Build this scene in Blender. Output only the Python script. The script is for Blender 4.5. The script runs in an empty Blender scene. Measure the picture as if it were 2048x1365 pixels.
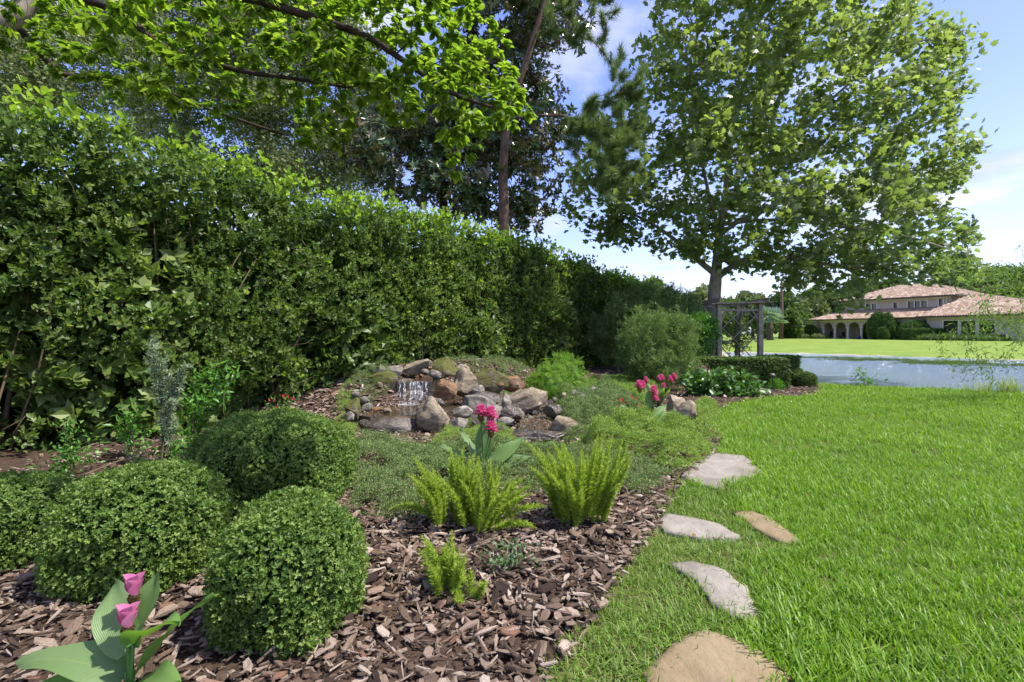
import bpy, bmesh, math
import numpy as np
from mathutils import Vector, Matrix, Euler, noise
R = math.radians
RG = np.random.default_rng(7)
SC = bpy.context.scene
COL = SC.collection
# ---------------------------------------------------------------- camera, sky, sun, exposure
EYE, F, CX, HY = 1.35, 967.0, 1024.0, 665.0
cam = bpy.data.cameras.new('camera'); camo = bpy.data.objects.new('camera', cam); COL.objects.link(camo)
cam.lens = F / 2048 * 36; cam.sensor_width = 36; cam.clip_start = .05; cam.clip_end = 3000
cam.shift_y = -17.5 / 2048
camo.location = (0, 0, EYE); camo.rotation_euler = (R(90), 0, 0)
SC.camera = camo
SUN = Vector((.50, -.12, .86)).normalized()
w = bpy.data.worlds.new('World'); SC.world = w; w.use_nodes = True
nt = w.node_tree; N = nt.nodes; L = nt.links; N.clear()
def nd(nt, t, **kw):
    n = nt.nodes.new(t)
    for k, v in kw.items(): setattr(n, k, v)
    return n
out = nd(nt, 'ShaderNodeOutputWorld'); bg = nd(nt, 'ShaderNodeBackground'); bg.inputs[1].default_value = .15
sky = nd(nt, 'ShaderNodeTexSky', sky_type='NISHITA', sun_disc=False, sun_elevation=math.asin(SUN.z),
         sun_rotation=math.atan2(SUN.x, SUN.y), air_density=1.0, dust_density=.6, ozone_density=2.5)
tc = nd(nt, 'ShaderNodeTexCoord'); sep = nd(nt, 'ShaderNodeSeparateXYZ'); L.new(tc.outputs['Generated'], sep.inputs[0])
def mth(nt, op, a, b=None, c=None, clamp=False):
    n = nd(nt, 'ShaderNodeMath', operation=op, use_clamp=clamp)
    for i, v in enumerate((a, b, c)):
        if v is None: continue
        if isinstance(v, (int, float)): n.inputs[i].default_value = v
        else: nt.links.new(v, n.inputs[i])
    return n.outputs[0]
zz = mth(nt, 'ADD', mth(nt, 'MAXIMUM', sep.outputs[2], 0.0), .13)
cmb = nd(nt, 'ShaderNodeCombineXYZ')
L.new(mth(nt, 'DIVIDE', sep.outputs[0], zz), cmb.inputs[0]); L.new(mth(nt, 'DIVIDE', sep.outputs[1], zz), cmb.inputs[1])
cmb.inputs[2].default_value = 3.1
nz = nd(nt, 'ShaderNodeTexNoise'); nz.inputs['Scale'].default_value = 1.15; nz.inputs['Detail'].default_value = 8; nz.inputs['Roughness'].default_value = .56
L.new(cmb.outputs[0], nz.inputs['Vector'])
cr = nd(nt, 'ShaderNodeValToRGB'); cr.color_ramp.elements[0].position = .52; cr.color_ramp.elements[1].position = .64
L.new(nz.outputs[0], cr.inputs[0])
nz2 = nd(nt, 'ShaderNodeTexNoise'); nz2.inputs['Scale'].default_value = 2.1; nz2.inputs['Detail'].default_value = 5
L.new(cmb.outputs[0], nz2.inputs['Vector'])
cr2 = nd(nt, 'ShaderNodeValToRGB'); cr2.color_ramp.elements[0].position = .35; cr2.color_ramp.elements[0].color = (1.7, 1.85, 2.4, 1)
cr2.color_ramp.elements[1].position = .6; cr2.color_ramp.elements[1].color = (2.9, 2.95, 3.1, 1)
L.new(nz2.outputs[0], cr2.inputs[0])
hsv = nd(nt, 'ShaderNodeHueSaturation'); hsv.inputs['Hue'].default_value = .515; hsv.inputs['Saturation'].default_value = 1.15; hsv.inputs['Value'].default_value = .86
L.new(sky.outputs[0], hsv.inputs['Color'])
# pale lavender veil low above the horizon (all the way round), as humid summer air gives
veil = mth(nt, 'MULTIPLY', mth(nt, 'POWER', mth(nt, 'SUBTRACT', 1.0, mth(nt, 'MAXIMUM', sep.outputs[2], 0.0), clamp=True), 8.0), .8)
tint = nd(nt, 'ShaderNodeMix', data_type='RGBA', blend_type='MULTIPLY'); tint.inputs[0].default_value = 1; L.new(hsv.outputs[0], tint.inputs[6]); tint.inputs[7].default_value = (1.06, .90, .98, 1)
mv = nd(nt, 'ShaderNodeMix', data_type='RGBA'); L.new(veil, mv.inputs[0]); L.new(tint.outputs[2], mv.inputs[6]); mv.inputs[7].default_value = (1.75, 2.05, 2.8, 1)
mc = nd(nt, 'ShaderNodeMix', data_type='RGBA'); L.new(mth(nt, 'MULTIPLY', cr.outputs[0], .85), mc.inputs[0])
L.new(mv.outputs[2], mc.inputs[6]); L.new(cr2.outputs[0], mc.inputs[7])
L.new(mc.outputs[2], bg.inputs[0]); L.new(bg.outputs[0], out.inputs[0])
sl = bpy.data.lights.new('sun', 'SUN'); sl.energy = 3.1; sl.angle = R(1.5); sl.color = (1, .955, .88)
so = bpy.data.objects.new('sun', sl); COL.objects.link(so); so.rotation_euler = SUN.to_track_quat('Z', 'Y').to_euler(); so.location = (0, 0, 30)
SC.view_settings.view_transform = 'Standard'; SC.view_settings.look = 'None'; SC.view_settings.exposure = 1.4
SC.view_settings.gamma = 1
SC.render.engine = 'CYCLES'
SC.cycles.max_bounces = 10; SC.cycles.diffuse_bounces = 6; SC.cycles.transmission_bounces = 6; SC.cycles.glossy_bounces = 3
SC.cycles.transparent_max_bounces = 10; SC.cycles.use_denoising = True; SC.cycles.caustics_reflective = False
SC.cycles.sample_clamp_indirect = 6

# ---------------------------------------------------------------- helpers: layout
def at(px, py, Y): return np.array([(px - CX) / F * Y, Y, EYE + (HY - py) / F * Y])
def gp(px, py, z=0.0):
    Y = (EYE - z) * F / (py - HY); return np.array([(px - CX) / F * Y, Y, z])
def tag(o, label=None, cat=None, group=None, kind=None):
    if label: o['label'] = label
    if cat: o['category'] = cat
    if group: o['group'] = group
    if kind: o['kind'] = kind
    return o
def empty(name, loc=(0, 0, 0), label=None, cat=None, group=None, rz=0):
    o = bpy.data.objects.new(name, None); COL.objects.link(o); o.location = loc; o.rotation_euler[2] = rz
    o.empty_display_size = .1
    return tag(o, label, cat, group)
def link(name, me, m=None, parent=None, loc=None, **kw):
    o = bpy.data.objects.new(name, me); COL.objects.link(o)
    if m is not None and not me.materials: me.materials.append(m)
    if parent is not None:
        o.parent = parent
        if loc is None:      # mesh built in world coordinates
            l = parent.location
            p = parent.parent
            off = Vector(l)
            while p is not None: off += p.location; p = p.parent
            o.location = -off if parent.rotation_euler[2] == 0 else o.location
    if loc is not None: o.location = loc
    return tag(o, **kw)
# ---------------------------------------------------------------- helpers: meshes
class T:
    def __init__(s, v, f, var=None):
        s.v = np.array(v, float).reshape(-1, 3); s.tot = np.array([len(x) for x in f], int)
        s.loops = np.array([i for x in f for i in x], int); s.nf = len(f)
        s.var = np.zeros(s.nf) if var is None else np.asarray(var, float)
def raw(name, V, loops, tot, var=None, smooth=False, m=None):
    me = bpy.data.meshes.new(name)
    me.vertices.add(len(V)); me.vertices.foreach_set('co', np.asarray(V, np.float32).ravel())
    me.loops.add(len(loops)); me.loops.foreach_set('vertex_index', np.asarray(loops, np.int32))
    me.polygons.add(len(tot)); st = np.concatenate([[0], np.cumsum(tot)[:-1]])
    me.polygons.foreach_set('loop_start', st.astype(np.int32)); me.polygons.foreach_set('loop_total', np.asarray(tot, np.int32))
    me.polygons.foreach_set('use_smooth', np.full(len(tot), smooth))
    if var is not None:
        a = me.attributes.new('var', 'FLOAT', 'FACE'); a.data.foreach_set('value', np.asarray(var, np.float32))
    me.update(calc_edges=True)
    if m is not None: me.materials.append(m)
    return me
def comb(ts, idx, M, t, var=None):
    """Copies of templates ts[idx] under 3x3 matrices M at t -> arrays."""
    Vs, Ls, Ts, Vr, off = [], [], [], [], 0
    idx = np.asarray(idx); M = np.asarray(M); t = np.asarray(t)
    var = RG.random(len(idx)) if var is None else np.asarray(var)
    for k, q in enumerate(ts):
        s = np.nonzero(idx == k)[0]
        if not len(s): continue
        V = np.einsum('nij,vj->nvi', M[s], q.v) + t[s][:, None, :]
        n, nv = len(s), len(q.v)
        Ls.append((q.loops[None] + off + (np.arange(n) * nv)[:, None]).ravel()); Vs.append(V.reshape(-1, 3))
        Ts.append(np.tile(q.tot, n)); Vr.append((var[s][:, None] + q.var[None]).ravel()); off += n * nv
    return np.concatenate(Vs), np.concatenate(Ls), np.concatenate(Ts), np.concatenate(Vr)
def tcomb(ts, idx, M, t, var=None):
    V, l, tot, vr = comb(ts, idx, M, t, var); q = T.__new__(T); q.v, q.loops, q.tot, q.var, q.nf = V, l, tot, vr, len(tot); return q
def tmesh(name, q, m=None, smooth=False): return raw(name, q.v, q.loops, q.tot, q.var, smooth, m)
def tjoin(qs):
    return tcomb(qs, range(len(qs)), np.tile(np.eye(3), (len(qs), 1, 1)), np.zeros((len(qs), 3)), np.zeros(len(qs)))
def unit(v): v = np.asarray(v, float); return v / np.maximum(np.linalg.norm(v, axis=-1, keepdims=True), 1e-9)
def frames(d, up, s=1.0):
    """x axis along d, z axis near up."""
    d = unit(d); y = unit(np.cross(up, d)); z = np.cross(d, y)
    M = np.stack([d, y, z], -1); s = np.asarray(s, float)
    return M * (s.reshape(-1, 1, 1) if s.ndim else s)
def rdir(n, rg=RG): return unit(rg.normal(size=(n, 3)))
def leaf(w=.5, fold=.12, droop=.12, n=3, tipw=.0):
    """ovate leaf length 1 on +x; n interior stations."""
    ts = np.linspace(0, 1, n + 2); v = []; f = []
    for i, t in enumerate(ts):
        v.append((t, 0, -droop * t * t))
    for sgn in (1, -1):
        b = len(v)
        for t in ts[1:-1]:
            ww = w / 2 * (math.sin(math.pi * t ** .8)) ** .8
            v.append((t, sgn * ww, -droop * t * t + fold * ww * 2))
        for i in range(n + 1):
            a, c = i, i + 1
            if i == 0: q = (a, c, b)
            elif i == n: q = (a, c, b + n - 1)
            else: q = (a, c, b + i, b + i - 1)
            f.append(q if sgn > 0 else q[::-1])
    return T(v, f)
LEAF = leaf(.46, .16, .16, 3); LEAFW = leaf(.62, .12, .12, 3); LEAF2 = leaf(.5, .2, .1, 2); LEAF1 = leaf(.5, .2, .1, 1); LW1 = T([(0, 0, 0), (.34, .25, .03), (.74, .29, .0), (1, 0, -.12), (.74, -.29, .0), (.34, -.25, .03)], [(0, 3, 2, 1), (0, 5, 4, 3)]); LW2 = leaf(.6, .12, .14, 2); 
def dia(w, fold=.12, droop=.1): return T([(0, 0, 0), (.5, w / 2, fold * w - droop * .25), (1, 0, -droop), (.5, -w / 2, fold * w - droop * .25)], [(0, 2, 1), (0, 3, 2)])
NARROW = dia(.2, .1, .2); D5 = dia(.5, .2, .1); D6 = dia(.64, .16, .12)
def lobed():
    pts = []; prof = [(0, .04), (15, .35), (0, 0)]
    out_ = [(-.0, 0), (-.08, .3), (.12, .28), (.2, .52), (.38, .33), (.62, .46), (.62, .2), (1.0, 0)]
    v = [(.3, 0, 0)] + [(x, y, -.12 * abs(y) * 2 - .1 * x * x) for x, y in out_] + [(x, -y, -.24 * y - .1 * x * x) for x, y in out_[1:-1]]
    n = len(out_); f = []
    for i in range(1, n): f.append((0, i + 1, i))
    r = [1] + list(range(n + 1, n + 1 + n - 2)) + [n]
    for i in range(len(r) - 1): f.append((0, r[i], r[i + 1]))
    return T(v, f)
LOBE = lobed()
def whorl(lf, n, L, tilt=.5, rg=RG, jit=.25):
    """rosette of n leaves at the origin around +x (the twig direction)."""
    a = np.arange(n) * 2.4 + rg.random() * 6; e = tilt + rg.normal(size=n) * jit
    d = np.stack([np.sin(e), np.cos(e) * np.cos(a), np.cos(e) * np.sin(a)], -1)
    M = frames(d, np.tile([1., 0, 0], (n, 1)) + rg.normal(size=(n, 3)) * .15, L * rg.uniform(.7, 1.15, n))
    return tcomb([lf], np.zeros(n, int), M, np.stack([-rg.random(n) * L * .6, np.zeros(n), np.zeros(n)], -1), rg.uniform(-.15, .15, n))
def shoot(lf, n, L, rg=RG, ang=.85):
    """leaves set alternately along a short twig on +x."""
    t = (np.arange(n) + .5) / n; a = np.arange(n) * 2.4 + rg.random() * 6; e = ang * (1.15 - .75 * t) + rg.normal(size=n) * .18
    d = np.stack([np.cos(e), np.sin(e) * np.cos(a), np.sin(e) * np.sin(a)], -1); M_ = frames(d, np.tile([1., 0, 0], (n, 1)) + rg.normal(size=(n, 3)) * .25, L * rg.uniform(.65, 1.1, n) * (.75 + .35 * np.sin(np.pi * t)))
    return tcomb([lf], np.zeros(n, int), M_, np.stack([t * 2.0 * L - 1.2 * L, np.zeros(n), np.zeros(n)], -1), rg.uniform(-.15, .15, n))
def tube(pts, rad, k=6, var=0.):
    pts = np.asarray(pts, float); rad = np.broadcast_to(np.asarray(rad, float), (len(pts),)); n = len(pts)
    d = unit(np.gradient(pts, axis=0)); up = np.array([0., 0, 1]) if abs(d[:, 2]).mean() < .8 else np.array([0., 1, 0])
    s = unit(np.cross(d, up)); u = np.cross(s, d); a = np.arange(k) * 2 * math.pi / k
    ring = pts[:, None] + rad[:, None, None] * (np.cos(a)[None, :, None] * s[:, None] + np.sin(a)[None, :, None] * u[:, None])
    f = [(i * k + j, i * k + (j + 1) % k, (i + 1) * k + (j + 1) % k, (i + 1) * k + j) for i in range(n - 1) for j in range(k)]
    f += [tuple(range(k))[::-1], tuple((n - 1) * k + j for j in range(k))]
    return T(ring.reshape(-1, 3), f, np.full(len(f), var))
def box(c, s, rz=0., ax=None):
    c = np.asarray(c, float); s = np.asarray(s, float) / 2
    v = np.array([(x, y, z) for x in (-1, 1) for y in (-1, 1) for z in (-1, 1)]) * s
    if ax is not None: v = v @ np.asarray(ax).T
    elif rz: v = v @ np.array([[math.cos(rz), -math.sin(rz), 0], [math.sin(rz), math.cos(rz), 0], [0, 0, 1]]).T
    return T(v + c, [(0, 1, 3, 2), (4, 6, 7, 5), (0, 4, 5, 1), (2, 3, 7, 6), (0, 2, 6, 4), (1, 5, 7, 3)])
def bar(a, b, wd, th):
    a = np.asarray(a, float); b = np.asarray(b, float); d = b - a; l = np.linalg.norm(d)
    up = np.array([[0., 1., 0.]]) if abs(d[1]) < .9 * l else np.array([[0., 0., 1.]])
    M = frames(d[None], up)[0]
    return box((a + b) / 2, (l, wd, th), ax=M)
def fbm(x, y, s=1., o=3, seed=0.):
    x = np.asarray(x, float); sh = x.shape; x = x.ravel() * s; y = np.asarray(y, float).ravel() * s
    r = np.zeros(len(x)); a = 1.
    for k in range(o):
        for j in range(3):
            th = seed * 1.7 + k * 2.1 + j * 2.09; r += a * np.sin((x * math.cos(th) + y * math.sin(th)) * (1.9 ** k) * (1 + .31 * j) + seed * 3 + j * 1.3 + 1.7 * np.sin(.6 * (1.9 ** k) * (y * math.cos(th) - x * math.sin(th)) + j)) / 3
        a *= .55
    return r.reshape(sh)
def pdist(P, poly):
    """signed distance to a 2D polygon, positive inside."""
    P = np.asarray(P, float); poly = np.asarray(poly, float); d = np.full(len(P), 1e9); ins = np.zeros(len(P), bool)
    for i in range(len(poly)):
        a, b = poly[i], poly[(i + 1) % len(poly)]; e = b - a
        t = np.clip(((P - a) @ e) / max(e @ e, 1e-9), 0, 1); d = np.minimum(d, np.linalg.norm(P - a - t[:, None] * e, axis=1))
        c = ((a[1] > P[:, 1]) != (b[1] > P[:, 1])); xx = (b[0] - a[0]) * (P[:, 1] - a[1]) / (b[1] - a[1] if b[1] != a[1] else 1e-9) + a[0]
        ins ^= c & (P[:, 0] < xx)
    return np.where(ins, d, -d)
def sstep(a, b, x): t = np.clip((np.asarray(x, float) - a) / (b - a), 0, 1); return t * t * (3 - 2 * t)
def inpoly(poly, n, rg=RG, margin=0):
    poly = np.asarray(poly, float); lo, hi = poly.min(0), poly.max(0); r = np.zeros((0, 2))
    while len(r) < n:
        p = lo + rg.random((n * 2 + 20, 2)) * (hi - lo); r = np.concatenate([r, p[pdist(p, poly) > margin]])
    return r[:n]
def crown_pts(poly, n, Y0, thick, rg=RG, soft=60):
    """points of a volume whose outline from the lawn is poly (image px at distance Y0) and whose depth is round."""
    p = inpoly(poly, n, rg); d = np.minimum(pdist(p, poly) / soft, 1)
    y = Y0 + thick * np.sqrt(np.clip(1 - (1 - d) ** 2, .05, 1)) * rg.uniform(-1, 1, n)
    c = np.array([at(a, b, yy) for (a, b), yy in zip(p, y)])
    return c
# ---------------------------------------------------------------- materials
def newmat(name):
    m = bpy.data.materials.new(name); m.use_nodes = True; m.node_tree.nodes.clear()
    return m, m.node_tree
def ramp(nt, fac, stops, interp='LINEAR'):
    r = nd(nt, 'ShaderNodeValToRGB'); e = r.color_ramp.elements; r.color_ramp.interpolation = interp
    while len(e) < len(stops): e.new(.5)
    for i, (p, c) in enumerate(stops): e[i].position = p; e[i].color = (*c, 1)
    if fac is not None: nt.links.new(fac, r.inputs[0])
    return r.outputs[0]
def noise_n(nt, scale, detail=4, vec=None, rough=.55, dist=0):
    n = nd(nt, 'ShaderNodeTexNoise'); n.inputs['Scale'].default_value = scale; n.inputs['Detail'].default_value = detail
    n.inputs['Roughness'].default_value = rough; n.inputs['Distortion'].default_value = dist
    if vec is not None: nt.links.new(vec, n.inputs['Vector'])
    return n.outputs[0]
def mapn(nt, vec, sc=(1, 1, 1), rot=(0, 0, 0), loc=(0, 0, 0)):
    n = nd(nt, 'ShaderNodeMapping'); n.inputs['Scale'].default_value = sc; n.inputs['Rotation'].default_value = rot; n.inputs['Location'].default_value = loc
    nt.links.new(vec, n.inputs['Vector']); return n.outputs[0]
def mixc(nt, f, a, b, mode='MIX'):
    n = nd(nt, 'ShaderNodeMix', data_type='RGBA', blend_type=mode)
    for s, v in ((0, f), (6, a), (7, b)):
        if isinstance(v, (int, float)): n.inputs[s].default_value = v
        elif isinstance(v, tuple): n.inputs[s].default_value = (*v, 1)
        else: nt.links.new(v, n.inputs[s])
    return n.outputs[2]
def bump(nt, h, strength=.5, dist=.02):
    b = nd(nt, 'ShaderNodeBump'); b.inputs['Strength'].default_value = strength; b.inputs['Distance'].default_value = dist
    nt.links.new(h, b.inputs['Height']); return b.outputs[0]
def prin(nt, col, rough=.6, spec=.4, normal=None, **kw):
    p = nd(nt, 'ShaderNodeBsdfPrincipled')
    if isinstance(col, tuple): p.inputs['Base Color'].default_value = (*col, 1)
    else: nt.links.new(col, p.inputs['Base Color'])
    if isinstance(rough, (int, float)): p.inputs['Roughness'].default_value = rough
    else: nt.links.new(rough, p.inputs['Roughness'])
    p.inputs['Specular IOR Level'].default_value = spec
    if normal is not None: nt.links.new(normal, p.inputs['Normal'])
    for k, v in kw.items(): p.inputs[k].default_value = v
    return p
def outm(nt, sh): o = nd(nt, 'ShaderNodeOutputMaterial'); nt.links.new(sh, o.inputs[0])
def leafmat(name, cols, trans=.32, rough=.42, spec=.35, patch=0., pscale=.6, inst=False, back=None, tgain=1.5):
    m, nt = newmat(name)
    a = nd(nt, 'ShaderNodeAttribute', attribute_name='var').outputs['Fac']
    oi = nd(nt, 'ShaderNodeObjectInfo').outputs['Random']
    f = mth(nt, 'ADD', mth(nt, 'MULTIPLY', a, .5 if inst else 1.), mth(nt, 'MULTIPLY', oi, .5)) if inst else a
    if patch:
        geo = nd(nt, 'ShaderNodeNewGeometry')
        f = mth(nt, 'ADD', f, mth(nt, 'MULTIPLY', mth(nt, 'SUBTRACT', noise_n(nt, pscale, 2, geo.outputs['Position']), .5), patch))
    n = len(cols); c = ramp(nt, f, [(i / (n - 1), q) for i, q in enumerate(cols)])
    if back is not None:
        g = nd(nt, 'ShaderNodeNewGeometry'); c = mixc(nt, g.outputs['Backfacing'], c, back)
    p = prin(nt, c, rough, spec)
    t = nd(nt, 'ShaderNodeBsdfTranslucent'); nt.links.new(mixc(nt, 1., c, (tgain * 1.05, tgain * 1.15, tgain * .5), 'MULTIPLY'), t.inputs[0])
    mx = nd(nt, 'ShaderNodeMixShader'); mx.inputs[0].default_value = trans
    nt.links.new(p.outputs[0], mx.inputs[1]); nt.links.new(t.outputs[0], mx.inputs[2]); outm(nt, mx.outputs[0])
    return m
def stonemat(name, cols, moss=0., scale=6., rough=.85, wet=0.):
    m, nt = newmat(name)
    tcn = nd(nt, 'ShaderNodeTexCoord').outputs['Object']; oi = nd(nt, 'ShaderNodeObjectInfo').outputs['Random']
    v = nd(nt, 'ShaderNodeVectorMath', operation='ADD'); nt.links.new(tcn, v.inputs[0])
    cx = nd(nt, 'ShaderNodeCombineXYZ'); nt.links.new(mth(nt, 'MULTIPLY', oi, 30.), cx.inputs[0]); nt.links.new(cx.outputs[0], v.inputs[1])
    v = mapn(nt, v.outputs[0], (1, 1, 2.2), (.5, .3, 0))
    n1 = noise_n(nt, scale, 9, v, .68, .6); n2 = noise_n(nt, scale * 5, 6, v, .7); n3 = noise_n(nt, scale * .6, 3, v)
    k = len(cols); c = ramp(nt, n1, [(.28 + .44 * i / (k - 1), q) for i, q in enumerate(cols)])
    c = mixc(nt, mth(nt, 'MULTIPLY', mth(nt, 'SUBTRACT', n2, .35), .9, clamp=True), c, (.42, .38, .30), 'MULTIPLY') if wet == 0 else c
    c = mixc(nt, mth(nt, 'MULTIPLY', mth(nt, 'SUBTRACT', n3, .56, clamp=True), 4., clamp=True), c, (.06, .05, .035))
    if moss:
        g = nd(nt, 'ShaderNodeNewGeometry'); s = nd(nt, 'ShaderNodeSeparateXYZ'); nt.links.new(g.outputs['Normal'], s.inputs[0])
        f = mth(nt, 'MULTIPLY', mth(nt, 'SUBTRACT', mth(nt, 'ADD', noise_n(nt, scale * 1.2, 6, v, .7), mth(nt, 'MULTIPLY', s.outputs[2], .16)), .66 - moss * .25), 9., clamp=True)
        c = mixc(nt, f, c, ramp(nt, n2, [(.3, (.045, .05, .012)), (.7, (.13, .13, .028))]))
    h = mth(nt, 'ADD', mth(nt, 'MULTIPLY', n1, 1.), mth(nt, 'MULTIPLY', n2, .35))
    p = prin(nt, c, rough, .3 if not wet else .7, bump(nt, h, .9, .03)); outm(nt, p.outputs[0])
    return m
M = {}
M['hedge'] = leafmat('hedge_leaf', [(.055, .10, .024), (.09, .15, .034), (.14, .205, .05), (.23, .29, .09)], .38, .42, .35, patch=.35, pscale=.8)
M['hedge_new_lit'] = leafmat('hedge_new_lit_leaf', [(.13, .22, .025), (.21, .31, .04), (.30, .40, .065)], .5, .4, .4)  # new growth, lightened further to paint the sunlit hedge top
M['overhang'] = leafmat('backlit_leaf', [(.07, .135, .013), (.115, .185, .02), (.165, .245, .027), (.25, .32, .055)], .55, .42, .35, tgain=1.65)
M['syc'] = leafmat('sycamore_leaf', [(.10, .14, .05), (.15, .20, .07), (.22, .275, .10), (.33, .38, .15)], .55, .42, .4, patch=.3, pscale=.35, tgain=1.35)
M['magnolia'] = leafmat('magnolia_leaf', [(.03, .06, .02), (.05, .095, .03), (.085, .135, .045), (.16, .20, .09)], .10, .22, .6, back=(.11, .095, .045))
M['oak'] = leafmat('live_oak_leaf', [(.07, .105, .04), (.12, .155, .06), (.18, .215, .09), (.27, .29, .15)], .25, .5, .3, patch=.3, pscale=.3)
M['pine'] = leafmat('pine_needle', [(.08, .13, .04), (.13, .19, .055), (.19, .25, .09)], .25, .45, .3)
M['box'] = leafmat('boxwood_leaf', [(.05, .10, .02), (.10, .17, .032), (.165, .25, .05), (.27, .35, .10)], .36, .45, .3, patch=.25, pscale=3)
M['dark_core'] = leafmat('boxwood_dark_core', [(.008, .018, .005), (.018, .03, .008)], .0, .8, .1)  # near-black green: shade inside the shrubs put into the core's colour
M['far'] = leafmat('far_tree_leaf', [(.065, .105, .035), (.11, .165, .05), (.17, .225, .08)], .25, .55, .2, patch=.5, pscale=.12)
M['farl'] = leafmat('far_pale_tree_leaf', [(.09, .12, .045), (.15, .18, .075), (.22, .25, .12)], .25, .55, .2, patch=.5, pscale=.12)
M['topiary'] = leafmat('topiary_leaf', [(.045, .09, .022), (.075, .14, .032), (.115, .19, .045)], .15, .6, .2, patch=.3, pscale=1)
M['clip'] = leafmat('clipped_hedge_leaf', [(.065, .11, .028), (.11, .17, .04), (.18, .25, .07)], .2, .45, .3, patch=.3, pscale=2)
M['fern'] = leafmat('foxtail_needle', [(.20, .28, .035), (.31, .41, .06), (.44, .52, .10)], .35, .55, .25)
M['softfern'] = leafmat('soft_fern_leaf', [(.09, .19, .02), (.15, .27, .03), (.22, .35, .05)], .35, .55, .25)
M['juniper'] = leafmat('juniper_sprig', [(.08, .13, .045), (.17, .24, .08), (.28, .36, .13)], .2, .55, .25, patch=.5, pscale=3, inst=True)
M['juniperb'] = leafmat('bright_juniper_sprig', [(.12, .19, .04), (.23, .33, .065), (.34, .44, .10)], .25, .55, .25, patch=.4, pscale=3, inst=True)
M['fineshrub'] = leafmat('fine_shrub_leaf', [(.09, .155, .04), (.14, .21, .06), (.21, .30, .095)], .3, .5, .3)
M['dark'] = leafmat('dark_broad_leaf', [(.035, .10, .02), (.065, .15, .03), (.12, .22, .055)], .25, .4, .4)
M['silver'] = leafmat('silver_leaf', [(.15, .21, .11), (.22, .29, .16), (.30, .37, .23)], .2, .6, .2)
M['young'] = leafmat('young_leaf', [(.05, .15, .02), (.09, .23, .03), (.17, .33, .05)], .35, .38, .4)
M['sage'] = leafmat('sage_leaf', [(.06, .14, .05), (.11, .2, .08), (.18, .28, .13)], .25, .5, .3)
M['willow'] = leafmat('willow_leaf', [(.08, .15, .03), (.14, .23, .04), (.22, .32, .06)], .35, .5, .3)
M['palm'] = leafmat('silver_palm_leaf', [(.17, .25, .20), (.26, .35, .29), (.34, .42, .37)], .15, .5, .3)
M['grass'] = leafmat('grass_blade', [(.085, .175, .012), (.135, .25, .02), (.20, .33, .03), (.29, .41, .06)], .35, .45, .35, patch=.5, pscale=.7, inst=True)
M['grassdry'] = leafmat('grass_blade_thin', [(.34, .31, .16), (.12, .21, .03), (.17, .28, .035), (.24, .36, .06)], .3, .5, .3, patch=.3, pscale=2, inst=True)
M['reed'] = leafmat('reed_blade', [(.08, .17, .03), (.14, .26, .05), (.28, .32, .10)], .3, .5, .3)
def simple(name, col, rough=.7, spec=.3, var=None, scale=5, bs=.0, stretch=(1, 1, 1)):
    m, nt = newmat(name); v = mapn(nt, nd(nt, 'ShaderNodeTexCoord').outputs['Object'], stretch)
    n = noise_n(nt, scale, 7, v, .65)
    c = ramp(nt, n, [(.3, col), (.7, var or tuple(x * .7 for x in col))])
    p = prin(nt, c, rough, spec, bump(nt, n, bs, .02) if bs else None); outm(nt, p.outputs[0]); return m
M['bark'] = simple('grey_brown_bark', (.20, .16, .12), .9, .1, (.07, .055, .04), 14, .9, (1, 1, .25))
M['barkdark'] = simple('dark_bark', (.085, .06, .045), .9, .1, (.03, .022, .016), 14, .9, (1, 1, .3))
M['barksyc'] = simple('sycamore_bark', (.40, .35, .27), .85, .15, (.16, .13, .09), 7, .7, (1, 1, .5))
M['barkpine'] = simple('pine_bark', (.17, .11, .08), .9, .1, (.06, .04, .03), 12, .9, (1, 1, .4))
M['stem'] = simple('woody_stem', (.16, .12, .075), .8, .2, (.08, .06, .03), 20)
M['greenstem'] = simple('green_stem', (.10, .22, .04), .6, .3, (.07, .15, .03), 20)
M['stucco'] = simple('pinkish_stucco', (.54, .455, .39), .9, .15, (.49, .41, .35), 1.5)
M['trim'] = simple('cream_trim', (.74, .67, .58), .8, .2, (.68, .61, .53), 3)
M['gutter'] = simple('brown_gutter', (.09, .055, .045), .5, .4)
M['glass'] = simple('dark_window_glass', (.015, .02, .02), .08, .8, (.03, .035, .03), 1)
M['curtain'] = simple('cream_curtain', (.6, .52, .43), .9, .1, (.45, .38, .3), 8, 0, (6, 6, .1))
M['wood'] = simple('weathered_wood', (.40, .35, .27), .9, .15, (.17, .145, .105), 9, .6, (1, 1, 1))
M['pvc'] = simple('dull_cream_pipe', (.55, .5, .36), .5, .4)
M['black'] = simple('black_metal', (.02, .02, .02), .4, .5)
M['bronze'] = simple('dull_bronze_metal', (.15, .12, .09), .45, .5, (.10, .08, .065), 3)
M['blue'] = simple('blue_glaze', (.04, .08, .25), .2, .6)
M['rockt'] = stonemat('tan_rock', [(.07, .052, .033), (.21, .165, .105), (.35, .285, .20), (.46, .39, .29)])
M['rockg'] = stonemat('grey_rock', [(.055, .047, .038), (.16, .14, .115), (.28, .25, .205), (.40, .37, .32)])
M['rockd'] = stonemat('dark_wet_rock', [(.015, .013, .01), (.045, .035, .025), (.09, .065, .04), (.15, .11, .07)], rough=.28, wet=1)
M['rockm'] = stonemat('mossy_rock', [(.06, .05, .035), (.17, .14, .10), (.28, .24, .17)], moss=1.)
M['rocko'] = stonemat('orange_brown_rock', [(.09, .045, .02), (.22, .12, .055), (.32, .2, .11)], rough=.5)
M['flagg'] = stonemat('grey_flagstone', [(.20, .17, .14), (.27, .24, .20), (.34, .31, .265)], scale=2.2)
M['flago'] = stonemat('ochre_flagstone', [(.17, .12, .065), (.24, .18, .10), (.30, .235, .145)], scale=2.2)
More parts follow.
